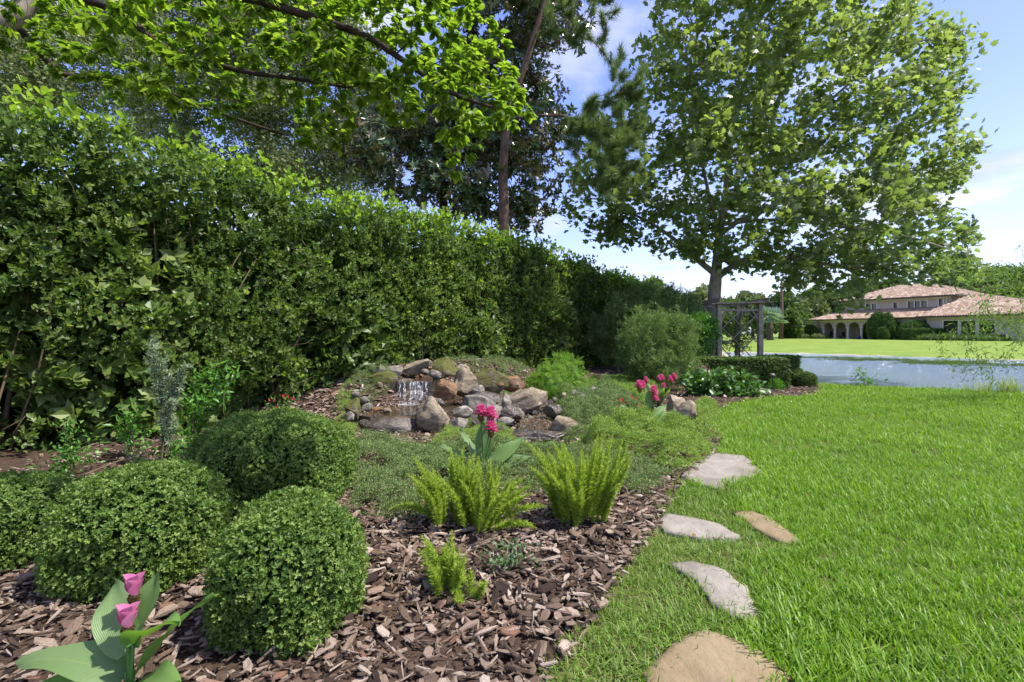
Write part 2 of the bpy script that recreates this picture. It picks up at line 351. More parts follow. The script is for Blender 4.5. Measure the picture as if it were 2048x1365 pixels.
def chipmat():
    m, nt = newmat('bark_chip'); oi = nd(nt, 'ShaderNodeObjectInfo'); tcn = nd(nt, 'ShaderNodeTexCoord').outputs['Object']
    v = mapn(nt, tcn, (10, 60, 40)); n = noise_n(nt, 1., 6, v, .7, .5)
    base = ramp(nt, oi.outputs['Random'], [(0, (.022, .015, .011)), (.22, (.07, .048, .033)), (.45, (.14, .10, .07)), (.68, (.21, .162, .122)), (.88, (.33, .28, .225)), (1, (.15, .08, .05))])
    c = mixc(nt, mth(nt, 'MULTIPLY', mth(nt, 'SUBTRACT', n, .42, clamp=True), 3.2, clamp=True), base, mixc(nt, 1., base, (2.1, 1.9, 1.8), 'MULTIPLY'))
    c = mixc(nt, mth(nt, 'MULTIPLY', mth(nt, 'SUBTRACT', .47, n, clamp=True), 5., clamp=True), c, (.02, .012, .008))
    p = prin(nt, c, .82, .25, bump(nt, n, 1., .006)); outm(nt, p.outputs[0]); return m
M['chip'] = chipmat()
def groundmat():
    m, nt = newmat('lawn_soil'); g = nd(nt, 'ShaderNodeNewGeometry'); s = nd(nt, 'ShaderNodeSeparateXYZ'); nt.links.new(g.outputs['Position'], s.inputs[0])
    n1 = noise_n(nt, .5, 6, g.outputs['Position'], .6); n2 = noise_n(nt, 9, 5, mapn(nt, g.outputs['Position'], (.3, 1, 1)), .7)
    lawn = ramp(nt, mth(nt, 'ADD', mth(nt, 'MULTIPLY', n1, .55), mth(nt, 'MULTIPLY', n2, .45)), [(.32, (.11, .175, .028)), (.5, (.165, .235, .04)), (.68, (.225, .295, .065))])
    near = ramp(nt, n2, [(.3, (.055, .07, .02)), (.7, (.12, .125, .04))])
    f = mth(nt, 'MULTIPLY', mth(nt, 'SUBTRACT', s.outputs[1], 12.), .2, clamp=True)
    c = mixc(nt, f, near, lawn)
    sand = mth(nt, 'MULTIPLY', mth(nt, 'SUBTRACT', mth(nt, 'ADD', -.53, mth(nt, 'MULTIPLY', mth(nt, 'SUBTRACT', n1, .5), .3)), s.outputs[2]), 14., clamp=True)
    c = mixc(nt, sand, c, ramp(nt, n2, [(.3, (.20, .165, .10)), (.7, (.46, .41, .30))]))
    p = prin(nt, c, .95, .1, bump(nt, n2, .6, .08)); outm(nt, p.outputs[0]); return m
M['ground'] = groundmat()
M['soil'] = simple('dark_mulch_soil', (.045, .028, .02), .95, .1, (.09, .06, .042), 30, 1.)
def watermat():
    m, nt = newmat('lake_water'); g = nd(nt, 'ShaderNodeNewGeometry'); v = mapn(nt, g.outputs['Position'], (.35, .95, 1), (0, 0, .25))
    n = noise_n(nt, 1.6, 8, v, .75, .4)
    p = prin(nt, (.25, .34, .45), .10, 1., bump(nt, n, 1., .55)); outm(nt, p.outputs[0]); return m
M['water'] = watermat()
def poolmat():
    m, nt = newmat('pool_water'); g = nd(nt, 'ShaderNodeNewGeometry'); n = noise_n(nt, 9, 4, g.outputs['Position'])
    n2 = noise_n(nt, 22, 5, g.outputs['Position'], .7)
    c = ramp(nt, n2, [(.35, (.012, .009, .005)), (.5, (.035, .024, .012)), (.64, (.12, .078, .032))])
    p = prin(nt, c, .07, .8, bump(nt, n, .35, .02)); outm(nt, p.outputs[0]); return m
M['pool'] = poolmat()
def fallmat():
    m, nt = newmat('falling_water'); v = mapn(nt, nd(nt, 'ShaderNodeTexCoord').outputs['Object'], (110, 10, 5)); n = noise_n(nt, 1, 5, v, .6, 0)
    f = mth(nt, 'MULTIPLY', mth(nt, 'SUBTRACT', n, .50), 5., clamp=True)
    p = prin(nt, (.66, .73, .80), .15, .8); t = nd(nt, 'ShaderNodeBsdfTransparent')
    mx = nd(nt, 'ShaderNodeMixShader'); nt.links.new(f, mx.inputs[0]); nt.links.new(t.outputs[0], mx.inputs[1]); nt.links.new(p.outputs[0], mx.inputs[2]); outm(nt, mx.outputs[0]); return m
M['fall'] = fallmat()
def tilemat():
    m, nt = newmat('terracotta_tile'); a = nd(nt, 'ShaderNodeAttribute', attribute_name='var').outputs['Fac']
    c = ramp(nt, a, [(0, (.23, .155, .105)), (.35, (.29, .20, .14)), (.7, (.355, .26, .185)), (1, (.45, .36, .275))])
    outm(nt, prin(nt, c, .8, .2).outputs[0]); return m
M['tile'] = tilemat()
def petalmat(name, a, b, tr=.3):
    m, nt = newmat(name); v = nd(nt, 'ShaderNodeAttribute', attribute_name='var').outputs['Fac']
    n_ = noise_n(nt, 1., 4, mapn(nt, nd(nt, 'ShaderNodeTexCoord').outputs['Object'], (160, 160, 22)), .6); c = mixc(nt, mth(nt, 'MULTIPLY', n_, .55), ramp(nt, v, [(0, a), (1, b)]), tuple(x * .45 + .08 for x in a)); p = prin(nt, c, .55, .25)
    t = nd(nt, 'ShaderNodeBsdfTranslucent'); nt.links.new(c, t.inputs[0]); mx = nd(nt, 'ShaderNodeMixShader'); mx.inputs[0].default_value = tr
    nt.links.new(p.outputs[0], mx.inputs[1]); nt.links.new(t.outputs[0], mx.inputs[2]); outm(nt, mx.outputs[0]); return m
M['pink'] = petalmat('hot_pink_petal', (.78, .05, .26), (.92, .22, .45))
M['palepink'] = petalmat('soft_pink_petal', (.72, .17, .36), (.85, .34, .52))
M['red'] = petalmat('red_petal', (.7, .015, .03), (.8, .1, .1))
M['bract'] = petalmat('brown_green_bract', (.20, .09, .03), (.20, .19, .05), .15)
def bigleafmat():
    m, nt = newmat('ginger_leaf'); uv = nd(nt, 'ShaderNodeTexCoord').outputs['UV']; a = nd(nt, 'ShaderNodeObjectInfo').outputs['Random']
    sp = nd(nt, 'ShaderNodeSeparateXYZ'); nt.links.new(uv, sp.inputs[0])
    av = mth(nt, 'ABSOLUTE', mth(nt, 'SUBTRACT', sp.outputs[1], .5))
    s = mth(nt, 'SINE', mth(nt, 'MULTIPLY', mth(nt, 'SUBTRACT', mth(nt, 'MULTIPLY', av, 1.), mth(nt, 'MULTIPLY', sp.outputs[0], .25)), 190.))
    base = ramp(nt, a, [(0, (.15, .24, .09)), (.5, (.20, .30, .12)), (1, (.14, .27, .05))])
    c = mixc(nt, mth(nt, 'MULTIPLY', mth(nt, 'ADD', s, 1.), .075), base, (.05, .12, .03))
    mid = mth(nt, 'LESS_THAN', av, .018); c = mixc(nt, mid, c, (.20, .28, .10))
    p = prin(nt, c, .42, .4, bump(nt, s, .3, .003)); t = nd(nt, 'ShaderNodeBsdfTranslucent'); nt.links.new(mixc(nt, 1., c, (1.6, 1.9, .5), 'MULTIPLY'), t.inputs[0])
    mx = nd(nt, 'ShaderNodeMixShader'); mx.inputs[0].default_value = .35
    nt.links.new(p.outputs[0], mx.inputs[1]); nt.links.new(t.outputs[0], mx.inputs[2]); outm(nt, mx.outputs[0]); return m
M['ginger'] = bigleafmat()

# ---------------------------------------------------------------- instanced stuff (grass, small chips, ground cover)
def scatter(name, P, rot, scl, idx, meshes, label, m=None):
    c = bpy.data.collections.new(name + '_kinds')
    for i, me in enumerate(meshes):
        o = bpy.data.objects.new('%s_kind_%02d' % (name, i), me); c.objects.link(o)
    me = bpy.data.meshes.new(name); me.vertices.add(len(P)); me.vertices.foreach_set('co', np.asarray(P, np.float32).ravel())
    for nm, ty, pr, d in (('rot', 'FLOAT_VECTOR', 'vector', rot), ('scl', 'FLOAT', 'value', scl), ('pick', 'INT', 'value', idx)):
        a = me.attributes.new(nm, ty, 'POINT'); a.data.foreach_set(pr, np.asarray(d, np.int32 if ty == 'INT' else np.float32).ravel())
    o = bpy.data.objects.new(name, me); COL.objects.link(o); tag(o, label, kind='stuff')
    g = bpy.data.node_groups.new(name, 'GeometryNodeTree'); g.interface.new_socket('Geometry', in_out='INPUT', socket_type='NodeSocketGeometry'); g.interface.new_socket('Geometry', in_out='OUTPUT', socket_type='NodeSocketGeometry')
    gi = g.nodes.new('NodeGroupInput'); go = g.nodes.new('NodeGroupOutput'); ip = g.nodes.new('GeometryNodeInstanceOnPoints'); ci = g.nodes.new('GeometryNodeCollectionInfo')
    ci.inputs['Collection'].default_value = c; ci.inputs['Separate Children'].default_value = True; ci.inputs['Reset Children'].default_value = True
    def na(n, ty): q = g.nodes.new('GeometryNodeInputNamedAttribute'); q.data_type = ty; q.inputs[0].default_value = n; return q.outputs[0]
    er = g.nodes.new('FunctionNodeEulerToRotation'); k = g.links
    k.new(na('rot', 'FLOAT_VECTOR'), er.inputs[0]); k.new(er.outputs[0], ip.inputs['Rotation']); k.new(na('scl', 'FLOAT'), ip.inputs['Scale'])
    k.new(na('pick', 'INT'), ip.inputs['Instance Index']); ip.inputs['Pick Instance'].default_value = True
    k.new(ci.outputs[0], ip.inputs['Instance']); k.new(gi.outputs[0], ip.inputs['Points']); k.new(ip.outputs[0], go.inputs[0])
    md = o.modifiers.new('scatter', 'NODES'); md.node_group = g
    return o
# ---------------------------------------------------------------- terrain
HP = np.array([-5.2, 4.9]); HU = unit(np.array([.70, 1.0])); HN = np.array([HU[1], -HU[0]])   # hedge foot line, along, towards the garden
LAKE = [(9.3, 15.6), (10.8, 20), (13, 28), (19, 42), (20.5, 46.5), (26, 44), (31, 38.5), (35, 33), (45, 27), (75, 16), (75, -14), (32, 1), (20.5, 8.6), (15, 11.6), (12.6, 13.0), (10.4, 14.7)]
def ground(x, y):
    x = np.asarray(x, float); y = np.asarray(y, float); sh = np.broadcast(x, y).shape; x = np.broadcast_to(x, sh).ravel(); y = np.broadcast_to(y, sh).ravel()
    P = np.stack([x, y], -1); rel = P - HP; s = rel @ HU; wv = rel @ HN
    z = -.22 * sstep(8, 14.5, y) * sstep(1, 7, x) + .018 * fbm(x, y, .9, 2, 3)
    z = z + .70 * sstep(1.55, -.3, wv) * np.exp(-((s - 6.6) / 2.9) ** 4) * sstep(-4, -1, wv)
    z = z + .18 * sstep(2.6, .4, wv) * sstep(7, 10, s) * sstep(-4, -1, wv)
    m_ = (x > 3) & (x < 110) & (y > -20) & (y < 75); d = np.full(len(x), 99.)
    if m_.any(): d[m_] = -pdist(P[m_], LAKE)
    far = sstep(34, 42, y + .5 * x); W = 1.2 + 22 * far; up = z * (1 - far) + .34 * far
    t = np.clip(d / W, 0, 1); t = np.where(far > .5, t ** .8, t * t * (3 - 2 * t))
    zz = np.where(d > 0, -.62 + (up + .62) * t, -.62 - .35 * np.clip(-d / 2, 0, 1))
    z = np.where(m_, zz, np.where(y > 60, .34, z)) if True else z
    return z.reshape(sh)
def warp(a, b, c, n, k):
    u = np.linspace(math.asinh((a - c) / k), math.asinh((b - c) / k), n); return c + k * np.sinh(u)
gx = warp(-400, 500, 2, 210, 6.); gy = warp(-60, 900, 6, 210, 6.)
X, Yg = np.meshgrid(gx, gy); Z = ground(X, Yg)
def gridmesh(name, X, Y, Z, m, keep=None, smooth=True):
    ny, nx = X.shape; i = np.arange(ny * nx).reshape(ny, nx)
    q = np.stack([i[:-1, :-1], i[:-1, 1:], i[1:, 1:], i[1:, :-1]], -1).reshape(-1, 4)
    if keep is not None: q = q[keep.ravel()]
    V = np.stack([X, Y, Z], -1).reshape(-1, 3); used, inv = np.unique(q, return_inverse=True)
    return raw(name, V[used], inv.reshape(-1), np.full(len(q), 4), None, smooth, m)
link('ground', gridmesh('ground', X, Yg, Z, M['ground']), kind='structure')
wq = T([(8, -16, -.6), (80, -16, -.6), (80, 50, -.6), (8, 50, -.6)], [(0, 1, 2, 3)])
link('lake_water', tmesh('lake_water', wq, M['water']), kind='structure')
# mulch bed
BED = [gp(*p)[:2] for p in [(1075, 1400), (1120, 1330), (1180, 1250), (1225, 1180), (1262, 1125), (1300, 1070), (1325, 1020), (1350, 985), (1392, 945), (1428, 912), (1440, 880), (1425, 850), (1435, 825), (1480, 806), (1560, 795), (1640, 784)]]
BED += [(9.6, 15.0), (9.2, 17), (7, 21), (10, 27), (4, 30), (-14, 2), (-10, -3), (-1, -2), (.06, 1.2)]
BEDA = np.array(BED)
bx, by = np.meshgrid(np.arange(-8, 10.5, .09), np.arange(.6, 18.5, .09))
cz = ground(bx, by) + .014 + .012 * fbm(bx, by, 9, 2)
cc = np.stack([(bx[:-1, :-1] + .045).ravel(), (by[:-1, :-1] + .045).ravel()], -1); keep = pdist(cc, BEDA) > .03
mulch = link('mulch_bed', gridmesh('mulch_bed', bx, by, cz, M['soil'], keep), kind='structure')
def gz(p, dz=0.): return float(ground(p[0], p[1])) + dz
# bark chips
def chip(rg, thin=0):
    n = 7; a = np.sort(rg.random(n) * 6.28); a = np.linspace(0, 6.28, n, endpoint=False) + rg.normal(size=n) * .2
    L_ = rg.uniform(.75, 1.1); W_ = rg.uniform(.09, .17) if thin else rg.uniform(.26, .48); r = rg.uniform(.75, 1.1, n)
    x = np.cos(a) * r * L_ / 2; y = np.sin(a) * r * W_ / 2; th = rg.uniform(.04, .09); cv = rg.uniform(-.5, .9); tw = rg.normal() * .3
    z = cv * y * y * 1.5 + tw * x * y + .15 * rg.normal() * x * x
    top = np.stack([x * .92, y * .92, z + th + rg.normal(size=n) * .012], -1); bot = np.stack([x, y, z], -1)
    ct = np.array([[.15 * rg.normal(), .05 * rg.normal(), th * 1.5]])
    v = np.concatenate([top, bot, ct]); f = [(i, (i + 1) % n, 2 * n) for i in range(n)] + [(n + i, n + (i + 1) % n, (i + 1) % n, i) for i in range(n)] + [tuple(range(2 * n - 1, n - 1, -1))]
    return T(v, f)
chips = [tmesh('bark_chip', chip(np.random.default_rng(50 + i), i > 3), M['chip']) for i in range(9)]
BOXW = [(-3.08, 2.95, .40, .48), (-2.08, 2.74, .41, .62), (-1.93, 3.92, .62, .70), (-1.03, 2.24, .325, .575)]
rgc = np.random.default_rng(3)
P_ = np.concatenate([np.stack([rgc.uniform(-2.6, 2.6, 9000), rgc.uniform(3.2, 6.2, 9000)], -1), np.stack([rgc.uniform(-4, 2.4, 9000), rgc.uniform(7.2, 11.5, 9000)], -1), np.stack([rgc.uniform(-3.4, 1.1, 17000), rgc.uniform(1.3, 3.6, 17000)], -1), np.stack([rgc.uniform(-5, 3, 9000), rgc.uniform(3.4, 8, 9000)], -1), np.stack([rgc.uniform(-5, 9.6, 9000), rgc.uniform(7, 15.5, 9000)], -1)])
ok = pdist(P_, BEDA) > -.03
for x_, y_, r_, h_ in BOXW: ok &= np.hypot(P_[:, 0] - x_, P_[:, 1] - y_) > r_ * .8
P_ = P_[ok]; P_ = P_[np.abs(P_[:, 0] / P_[:, 1]) < 1.25]; ang = P_[:, 0] / P_[:, 1]
n_ = len(P_); sc = rgc.gamma(3.6, .0165, n_).clip(.018, .15) * (1 + .5 * (P_[:, 1] > 7))
z_ = ground(P_[:, 0], P_[:, 1]) + .016 + rgc.uniform(0, .034, n_)
rt = np.stack([rgc.normal(size=n_) * .28, rgc.normal(size=n_) * .28, rgc.uniform(0, 6.28, n_)], -1); ix = rgc.integers(0, 9, n_)
px_ = sc / P_[:, 1] * (1 + (P_[:, 1] < 1.9) * -1 + (np.abs(ang) > 1.05) * -1); order = np.argsort(-px_)[:270]; rest = np.setdiff1d(np.arange(n_), order)
scatter('bark_mulch', np.column_stack([P_, z_])[rest], rt[rest], sc[rest], ix[rest], chips, 'small brown bark chips covering the garden bed')
for i in order:
    o = link('bark_chip', chips[ix[i]], None, mulch, (P_[i, 0], P_[i, 1], z_[i] + .014)); o.rotation_euler = tuple(rt[i]); o.scale = (sc[i],) * 3
# grass
def blade(L_, w_, lean, az, x=0, y=0, k=3):
    t = np.linspace(0, 1, k + 1); h = L_ * np.sin(np.minimum(t * 1.2, 1.57) * .9) * math.cos(lean * .8); r = L_ * t ** 1.6 * math.sin(lean)
    d = np.array([math.cos(az), math.sin(az)]); s = np.array([-d[1], d[0]]); v = []
    for i in range(k + 1):
        ww = w_ / 2 * (1 - t[i] ** 2.5) * (.7 + .5 * t[i]) ; c = np.array([x, y]) + d * r[i]
        if i < k: v += [(*(c + s * ww), h[i]), (*(c - s * ww), h[i])]
        else: v.append((*c, h[i]))
    f = [(2 * i, 2 * i + 1, 2 * i + 3, 2 * i + 2) for i in range(k - 1)] + [(2 * k - 2, 2 * k - 1, 2 * k)]
    return T(v, f, np.full(k, np.random.default_rng(int(az * 1e4)).random()))
def tuft(rg, n, L_, w_, lean, spread, k=3):
    return tjoin([blade(L_ * rg.uniform(.55, 1.1), w_ * rg.uniform(.7, 1.2), abs(rg.normal() * lean) + .15, rg.uniform(0, 6.28), *(rg.normal(size=2) * spread), k=k) for _ in range(n)])
rg = np.random.default_rng(11)
tufts = [tmesh('grass_tuft', tuft(rg, 13, .09, .007, .75, .035), M['grass']) for _ in range(5)]
tuftt = [tmesh('path_grass_tuft', tuft(rg, 11, .075, .006, 1.0, .04), M['grassdry']) for _ in range(4)]
tuftf = [tmesh('lawn_tuft', tuft(rg, 16, .10, .014, .7, .09, 2), M['grass']) for _ in range(4)]
STONES = [('grey', [(1360, 960), (1392, 925), (1432, 912), (1490, 918), (1528, 952), (1500, 966), (1452, 976), (1440, 986), (1395, 976)], 'large pale grey flagstone touching the mulch where the lawn begins', 'flagg'),
          ('grey', [(1312, 1052), (1332, 1034), (1385, 1044), (1440, 1058), (1482, 1082), (1400, 1086), (1330, 1072)], 'grey flagstone with ochre end jutting out of the bark mulch', 'flagg'),
          ('ochre', [(1462, 1030), (1505, 1028), (1545, 1046), (1605, 1092), (1560, 1092), (1515, 1068)], 'narrow ochre flagstone half sunk in the lawn', 'flago'),
          ('grey', [(1337, 1136), (1385, 1134), (1450, 1152), (1490, 1190), (1518, 1236), (1470, 1249), (1428, 1222), (1388, 1172)], 'long smooth grey flagstone between the two grass strips', 'flagg'),
          ('tan', [(1285, 1368), (1330, 1318), (1372, 1290), (1405, 1278), (1462, 1292), (1530, 1330), (1590, 1375), (1560, 1440), (1400, 1450), (1300, 1410)], 'big tan brown flagstone nearest the camera, cracked across', 'flago')]
SPOLY = [np.array([gp(*p)[:2] for p in s[1]]) for s in STONES]
LAWNL = [(8.9, 14.95), (11.9, 13.3), (15.5, 11.2), (20.8, 8.0)]
def lawnpts(x0, x1, y0, y1, n, rg):
    P = np.stack([rg.uniform(x0, x1, n), rg.uniform(y0, y1, n)], -1); k = (pdist(P, BEDA) < -.01) & (pdist(P, LAKE) < -.25) & (P[:, 0] / P[:, 1] < 2.1) & (P[:, 0] / P[:, 1] > -.2)
    for s in SPOLY: k &= pdist(P, s) < .012 + rg.normal(size=n) * .012
    return P[k]
PATH = [gp(*p)[:2] for p in [(1075, 1400), (1180, 1250), (1262, 1125), (1325, 1020), (1360, 985), (1500, 985), (1440, 1010), (1470, 1045), (1560, 1100), (1480, 1110), (1500, 1200), (1530, 1260), (1400, 1290), (1300, 1420)]]
A = lawnpts(-.2, 7.5, 1.3, 5.2, 20500, rg); thin = pdist(A, PATH) > -.03
def put(nm, P, ms, s0, lab, rg, dz=0):
    n = len(P); z = ground(P[:, 0], P[:, 1]) + dz; hf = 1 + .22 * fbm(P[:, 0], P[:, 1], 1.6, 2, 5)
    scatter(nm, np.column_stack([P, z]), np.stack([rg.normal(size=n) * .12, rg.normal(size=n) * .12, rg.uniform(0, 6.28, n)], -1), s0 * rg.uniform(.75, 1.2, n) * hf, rg.integers(0, len(ms), n), ms, lab)
put('lawn_grass', A[~thin], tufts, 1., 'bright green lawn grass with long blades beside the stepping stones', rg)
put('path_grass', A[thin][::1], tuftt, 1., 'short thin grass with straw growing between stepping stones', rg)
B = lawnpts(0, 15, 5.2, 9, 13500, rg); put('mid_lawn_grass', B, tufts, 1.1, 'sunlit lawn grass in the middle of the lawn', rg)
C_ = lawnpts(2, 22, 8.7, 16.5, 20000, rg); put('back_lawn_grass', C_, tuftf, .95, 'lawn grass running down towards the lake edge', rg)
dl = [tmesh('dead_leaf', LEAFW, simple('dead_leaf_brown', (.22, .12, .05), .8, .2, (.12, .06, .03), 9), True)]
Pd = np.stack([rg.uniform(-1, 9, 60), rg.uniform(2.2, 12, 60)], -1); Pd = Pd[(pdist(Pd, LAKE) < -1)]; nd_l = len(Pd)
scatter('dead_leaves', np.column_stack([Pd, ground(Pd[:, 0], Pd[:, 1]) + .045]), rg.uniform(-.5, .5, (nd_l, 3)) + np.array([0, 0, 1]) * rg.uniform(0, 6, (nd_l, 1)), rg.uniform(.03, .06, nd_l), np.zeros(nd_l, int), dl, 'scattered small dead brown leaves')
# flagstones
for (kd, _, lab, mk), poly in zip(STONES, SPOLY):
    rgs = np.random.default_rng(int(abs(poly[0, 0]) * 1000)); c = poly.mean(0); pp = []
    for i in range(len(poly)):
        a, b = poly[i], poly[(i + 1) % len(poly)]
        for t in (0, .33, .66): pp.append(a + (b - a) * t + rgs.normal(size=2) * .006)
    pp = np.array(pp) - c; n = len(pp); rings = [(1.0, -.03), (1.0, .010), (.975, .024), (.8, .028), (.45, .030)]; v = []
    for s, z in rings:
        for p in pp: v.append((p[0] * s, p[1] * s, z + .004 * float(fbm(p[0] * s, p[1] * s, 8, 2))))
    v.append((0, 0, .031)); f = [(k * n + i, k * n + (i + 1) % n, (k + 1) * n + (i + 1) % n, (k + 1) * n + i) for k in range(4) for i in range(n)] + [(4 * n + i, 4 * n + (i + 1) % n, 5 * n) for i in range(n)]
    me = tmesh('flagstone', T(v, f), M[mk], True)
    link('flagstone', me, loc=(c[0], c[1], gz(c, .006)), label=lab, cat='stepping stone', group='stepping stones along the garden bed')
# ---------------------------------------------------------------- trees: a skeleton grown towards points of the crown
def grow(trunk, trad, targets, step=.4, rg=RG, droop=.0, tip=.006, pw=2.3, back=.35, jit=.06, limbs=()):
    nodes = [np.array(p, float) for p in trunk]; par = [-1] + list(range(len(trunk) - 1)); trad = list(trad)
    for pts, r0, r1 in limbs:
        j = int(np.argmin([np.linalg.norm(q - pts[0]) for q in nodes[:len(trunk)]])); 
        for k_, p in enumerate(pts[1:]): par.append(j); j = len(nodes); nodes.append(np.array(p, float)); trad.append(r0 + (r1 - r0) * k_ / len(pts))
    plen = [0.]
    for i in range(1, len(nodes)): plen.append(plen[par[i]] + np.linalg.norm(nodes[i] - nodes[par[i]]) * .5)
    cap = len(nodes) + len(targets) * 60; A = np.zeros((cap, 3)); PL = np.zeros(cap); n = len(nodes); A[:n] = nodes; PL[:n] = plen
    base = A[n // 2].copy() if n > 1 else A[0]; order = np.argsort(np.linalg.norm(targets - base, axis=1)); dirs = np.zeros((cap, 3)); dirs[1:n] = unit(A[1:n] - A[np.array(par[1:n])]); dirs[0] = dirs[1] if n > 1 else (0, 0, 1)
    tips = []; nm = n; first = max(1, int(len(trunk) * .3))
    for k in order:
        a = targets[k]; d = np.linalg.norm(A[first:n] - a, axis=1); j = first + int(np.argmin(d + back * PL[first:n])); p0 = A[j]; Lg = np.linalg.norm(a - p0)
        if Lg < step * .3: continue
        c = p0 + unit(dirs[j] * .6 + unit(a - p0)) * Lg * .5 + np.array([0, 0, droop * Lg]); ns = max(1, int(Lg / step)); prev = j
        for q in range(1, ns + 1):
            t = q / ns; pt = (1 - t) ** 2 * p0 + 2 * t * (1 - t) * c + t * t * a
            if q < ns: pt = pt + rg.normal(size=3) * jit * step
            A[n] = pt; par.append(prev); PL[n] = PL[prev] + np.linalg.norm(pt - A[prev]); dirs[n] = unit(pt - A[prev]); prev = n; n += 1
        tips.append(prev)
    A = A[:n]; par = np.array(par); dirs = dirs[:n]; r = np.zeros(n); ch = np.zeros(n, int); np.add.at(ch, par[1:], 1)
    r[ch == 0] = tip ** pw
    for i in range(n - 1, 0, -1): r[par[i]] += r[i]
    r = r ** (1 / pw); r[:nm] = trad
    r = np.minimum(r, np.max(trad) * .6 + 0 * r) if False else r
    for i in range(nm, n): r[i] = min(r[i], r[par[i]] * .92)
    return A, par, r, dirs, np.array(tips)
def skeleton(A, par, r, dirs, nt0, k=5, rmin=0.):
    qs = []; s = np.nonzero((par >= 0) & (r > rmin) & (np.arange(len(A)) >= nt0))[0]
    p0 = A[par[s]]; p1 = A[s]; d1 = dirs[s]; d0 = np.where((par[s] >= nt0)[:, None], unit(dirs[par[s]] + d1), d1); r1 = r[s]; r0 = np.minimum(r[par[s]], r1 * 1.25)
    up = np.tile([.13, .21, .97], (len(s), 1)); a = np.arange(k) * 2 * math.pi / k
    def ring(p, d, rr):
        x = unit(np.cross(d, up)); y = np.cross(x, d); return p[:, None] + rr[:, None, None] * (np.cos(a)[None, :, None] * x[:, None] + np.sin(a)[None, :, None] * y[:, None])
    V = np.concatenate([ring(p0, d0, r0), ring(p1, d1, r1)], 1).reshape(-1, 3); n = len(s)
    f = np.array([(j, (j + 1) % k, k + (j + 1) % k, k + j) for j in range(k)]).ravel()
    l = (f[None] + (np.arange(n) * 2 * k)[:, None]).ravel(); return V, l, np.full(n * k, 4)
def place_leaves(pts, axis, ts, scale, rg, spread=.3, upw=.6, out=None, var=None, dropz=0., wind=(0, 0, 0)):
    n = len(pts); p = pts + rg.normal(size=(n, 3)) * spread
    d = unit(axis * .6 + rdir(n, rg) * .9 + np.array([0, 0, dropz]) + np.array(wind)); u = unit(np.array([0, 0, upw]) + rdir(n, rg) * .7)
    return comb(ts, rg.integers(0, len(ts), n), frames(d, u, scale * rg.uniform(.7, 1.2, n)), p, rg.random(n) * .8 + .1 if var is None else var)
def tree(name, label, trunk, trad, targets, ts, lscale, nl, spread, lm, bm, step=.4, rg=RG, droop=0., tip=.006, back=.35, upw=.6, dropz=0., wind=(0, 0, 0), group=None, cat='tree', limb=.04, trk='trunk', pw=2.3, lvar=None, limbs=()):
    t0 = trunk[0]; e = empty(name, tuple(t0), label, cat, group)
    A, par, r, dirs, tips = grow(trunk, trad, targets, step, rg, droop, tip, pw, back, .06, limbs)
    for pts, a_, b_ in limbs: link('limb', tmesh('limb', tube(pts, np.linspace(a_, b_, len(pts)), 8), bm, True), None, e)
    n0 = len(trunk); q = tube(A[:n0], r[:n0], 12); nl0 = n0 + sum(len(l_[0]) - 1 for l_ in limbs); link(trk, tmesh(trk, q, bm, True), None, e)
    V, l, t = skeleton(A, par, r, dirs, nl0); link('branches', raw('branches', V, l, t, None, True, bm), None, e)
    s = np.nonzero((r < limb) & (np.arange(len(r)) >= nl0))[0]; wgt = 1 / (r[s] + .01); pick = rg.choice(s, nl, p=wgt / wgt.sum())
    tt = rg.random((nl, 1)); pp = A[pick] * (1 - tt) + A[par[pick]] * tt
    V, l, t, vr = place_leaves(pp, dirs[pick], ts, lscale, rg, spread, upw, dropz=dropz, wind=wind, var=lvar(pp) if lvar else None)
    link('foliage', raw('foliage', V, l, t, vr, False, lm), None, e); return e, (A, par, r, dirs, tips)
def interp(pts, n):
    pts = np.asarray(pts, float); t = np.linspace(0, len(pts) - 1, n); i = np.minimum(t.astype(int), len(pts) - 2); f = (t - i)[:, None]
    P0 = pts[np.maximum(i - 1, 0)]; P1 = pts[i]; P2 = pts[i + 1]; P3 = pts[np.minimum(i + 2, len(pts) - 1)]
    return .5 * (2 * P1 + (P2 - P0) * f + (2 * P0 - 5 * P1 + 4 * P2 - P3) * f * f + (3 * P1 - P0 - 3 * P2 + P3) * f ** 3)

# sycamore behind the arbour
rg = np.random.default_rng(21)
YS = 17.5; tb = at(1422, 745, YS); tb[2] = -.15
SY = interp([tb, at(1423, 680, YS), at(1428, 600, YS), at(1433, 540, YS), at(1440, 460, YS), at(1452, 380, YS), at(1462, 280, YS), at(1480, 150, YS), at(1500, 20, YS + .3), at(1510, -120, YS)], 26)
srad = np.interp(np.arange(26), [0, 3, 7, 10, 16, 25], [.30, .235, .215, .15, .09, .03])
SPOLYG = [(1400, -330), (1560, -380), (1700, -230), (1800, -60), (1860, 40), (1945, 60), (1930, 180), (1895, 230), (1975, 290), (1960, 350), (1890, 390), (1955, 450), (1945, 500), (1960, 545), (1890, 560), (1855, 572), (1750, 550), (1700, 595), (1640, 572), (1530, 556), (1460, 535), (1370, 515), (1290, 505), (1190, 475), (1105, 415), (1140, 330), (1125, 240), (1260, 190), (1290, 60), (1330, -150)]
tg = crown_pts(SPOLYG, 1050, YS, 4.3, rg, 190); tg[:, 2] = np.maximum(tg[:, 2], 2.6)
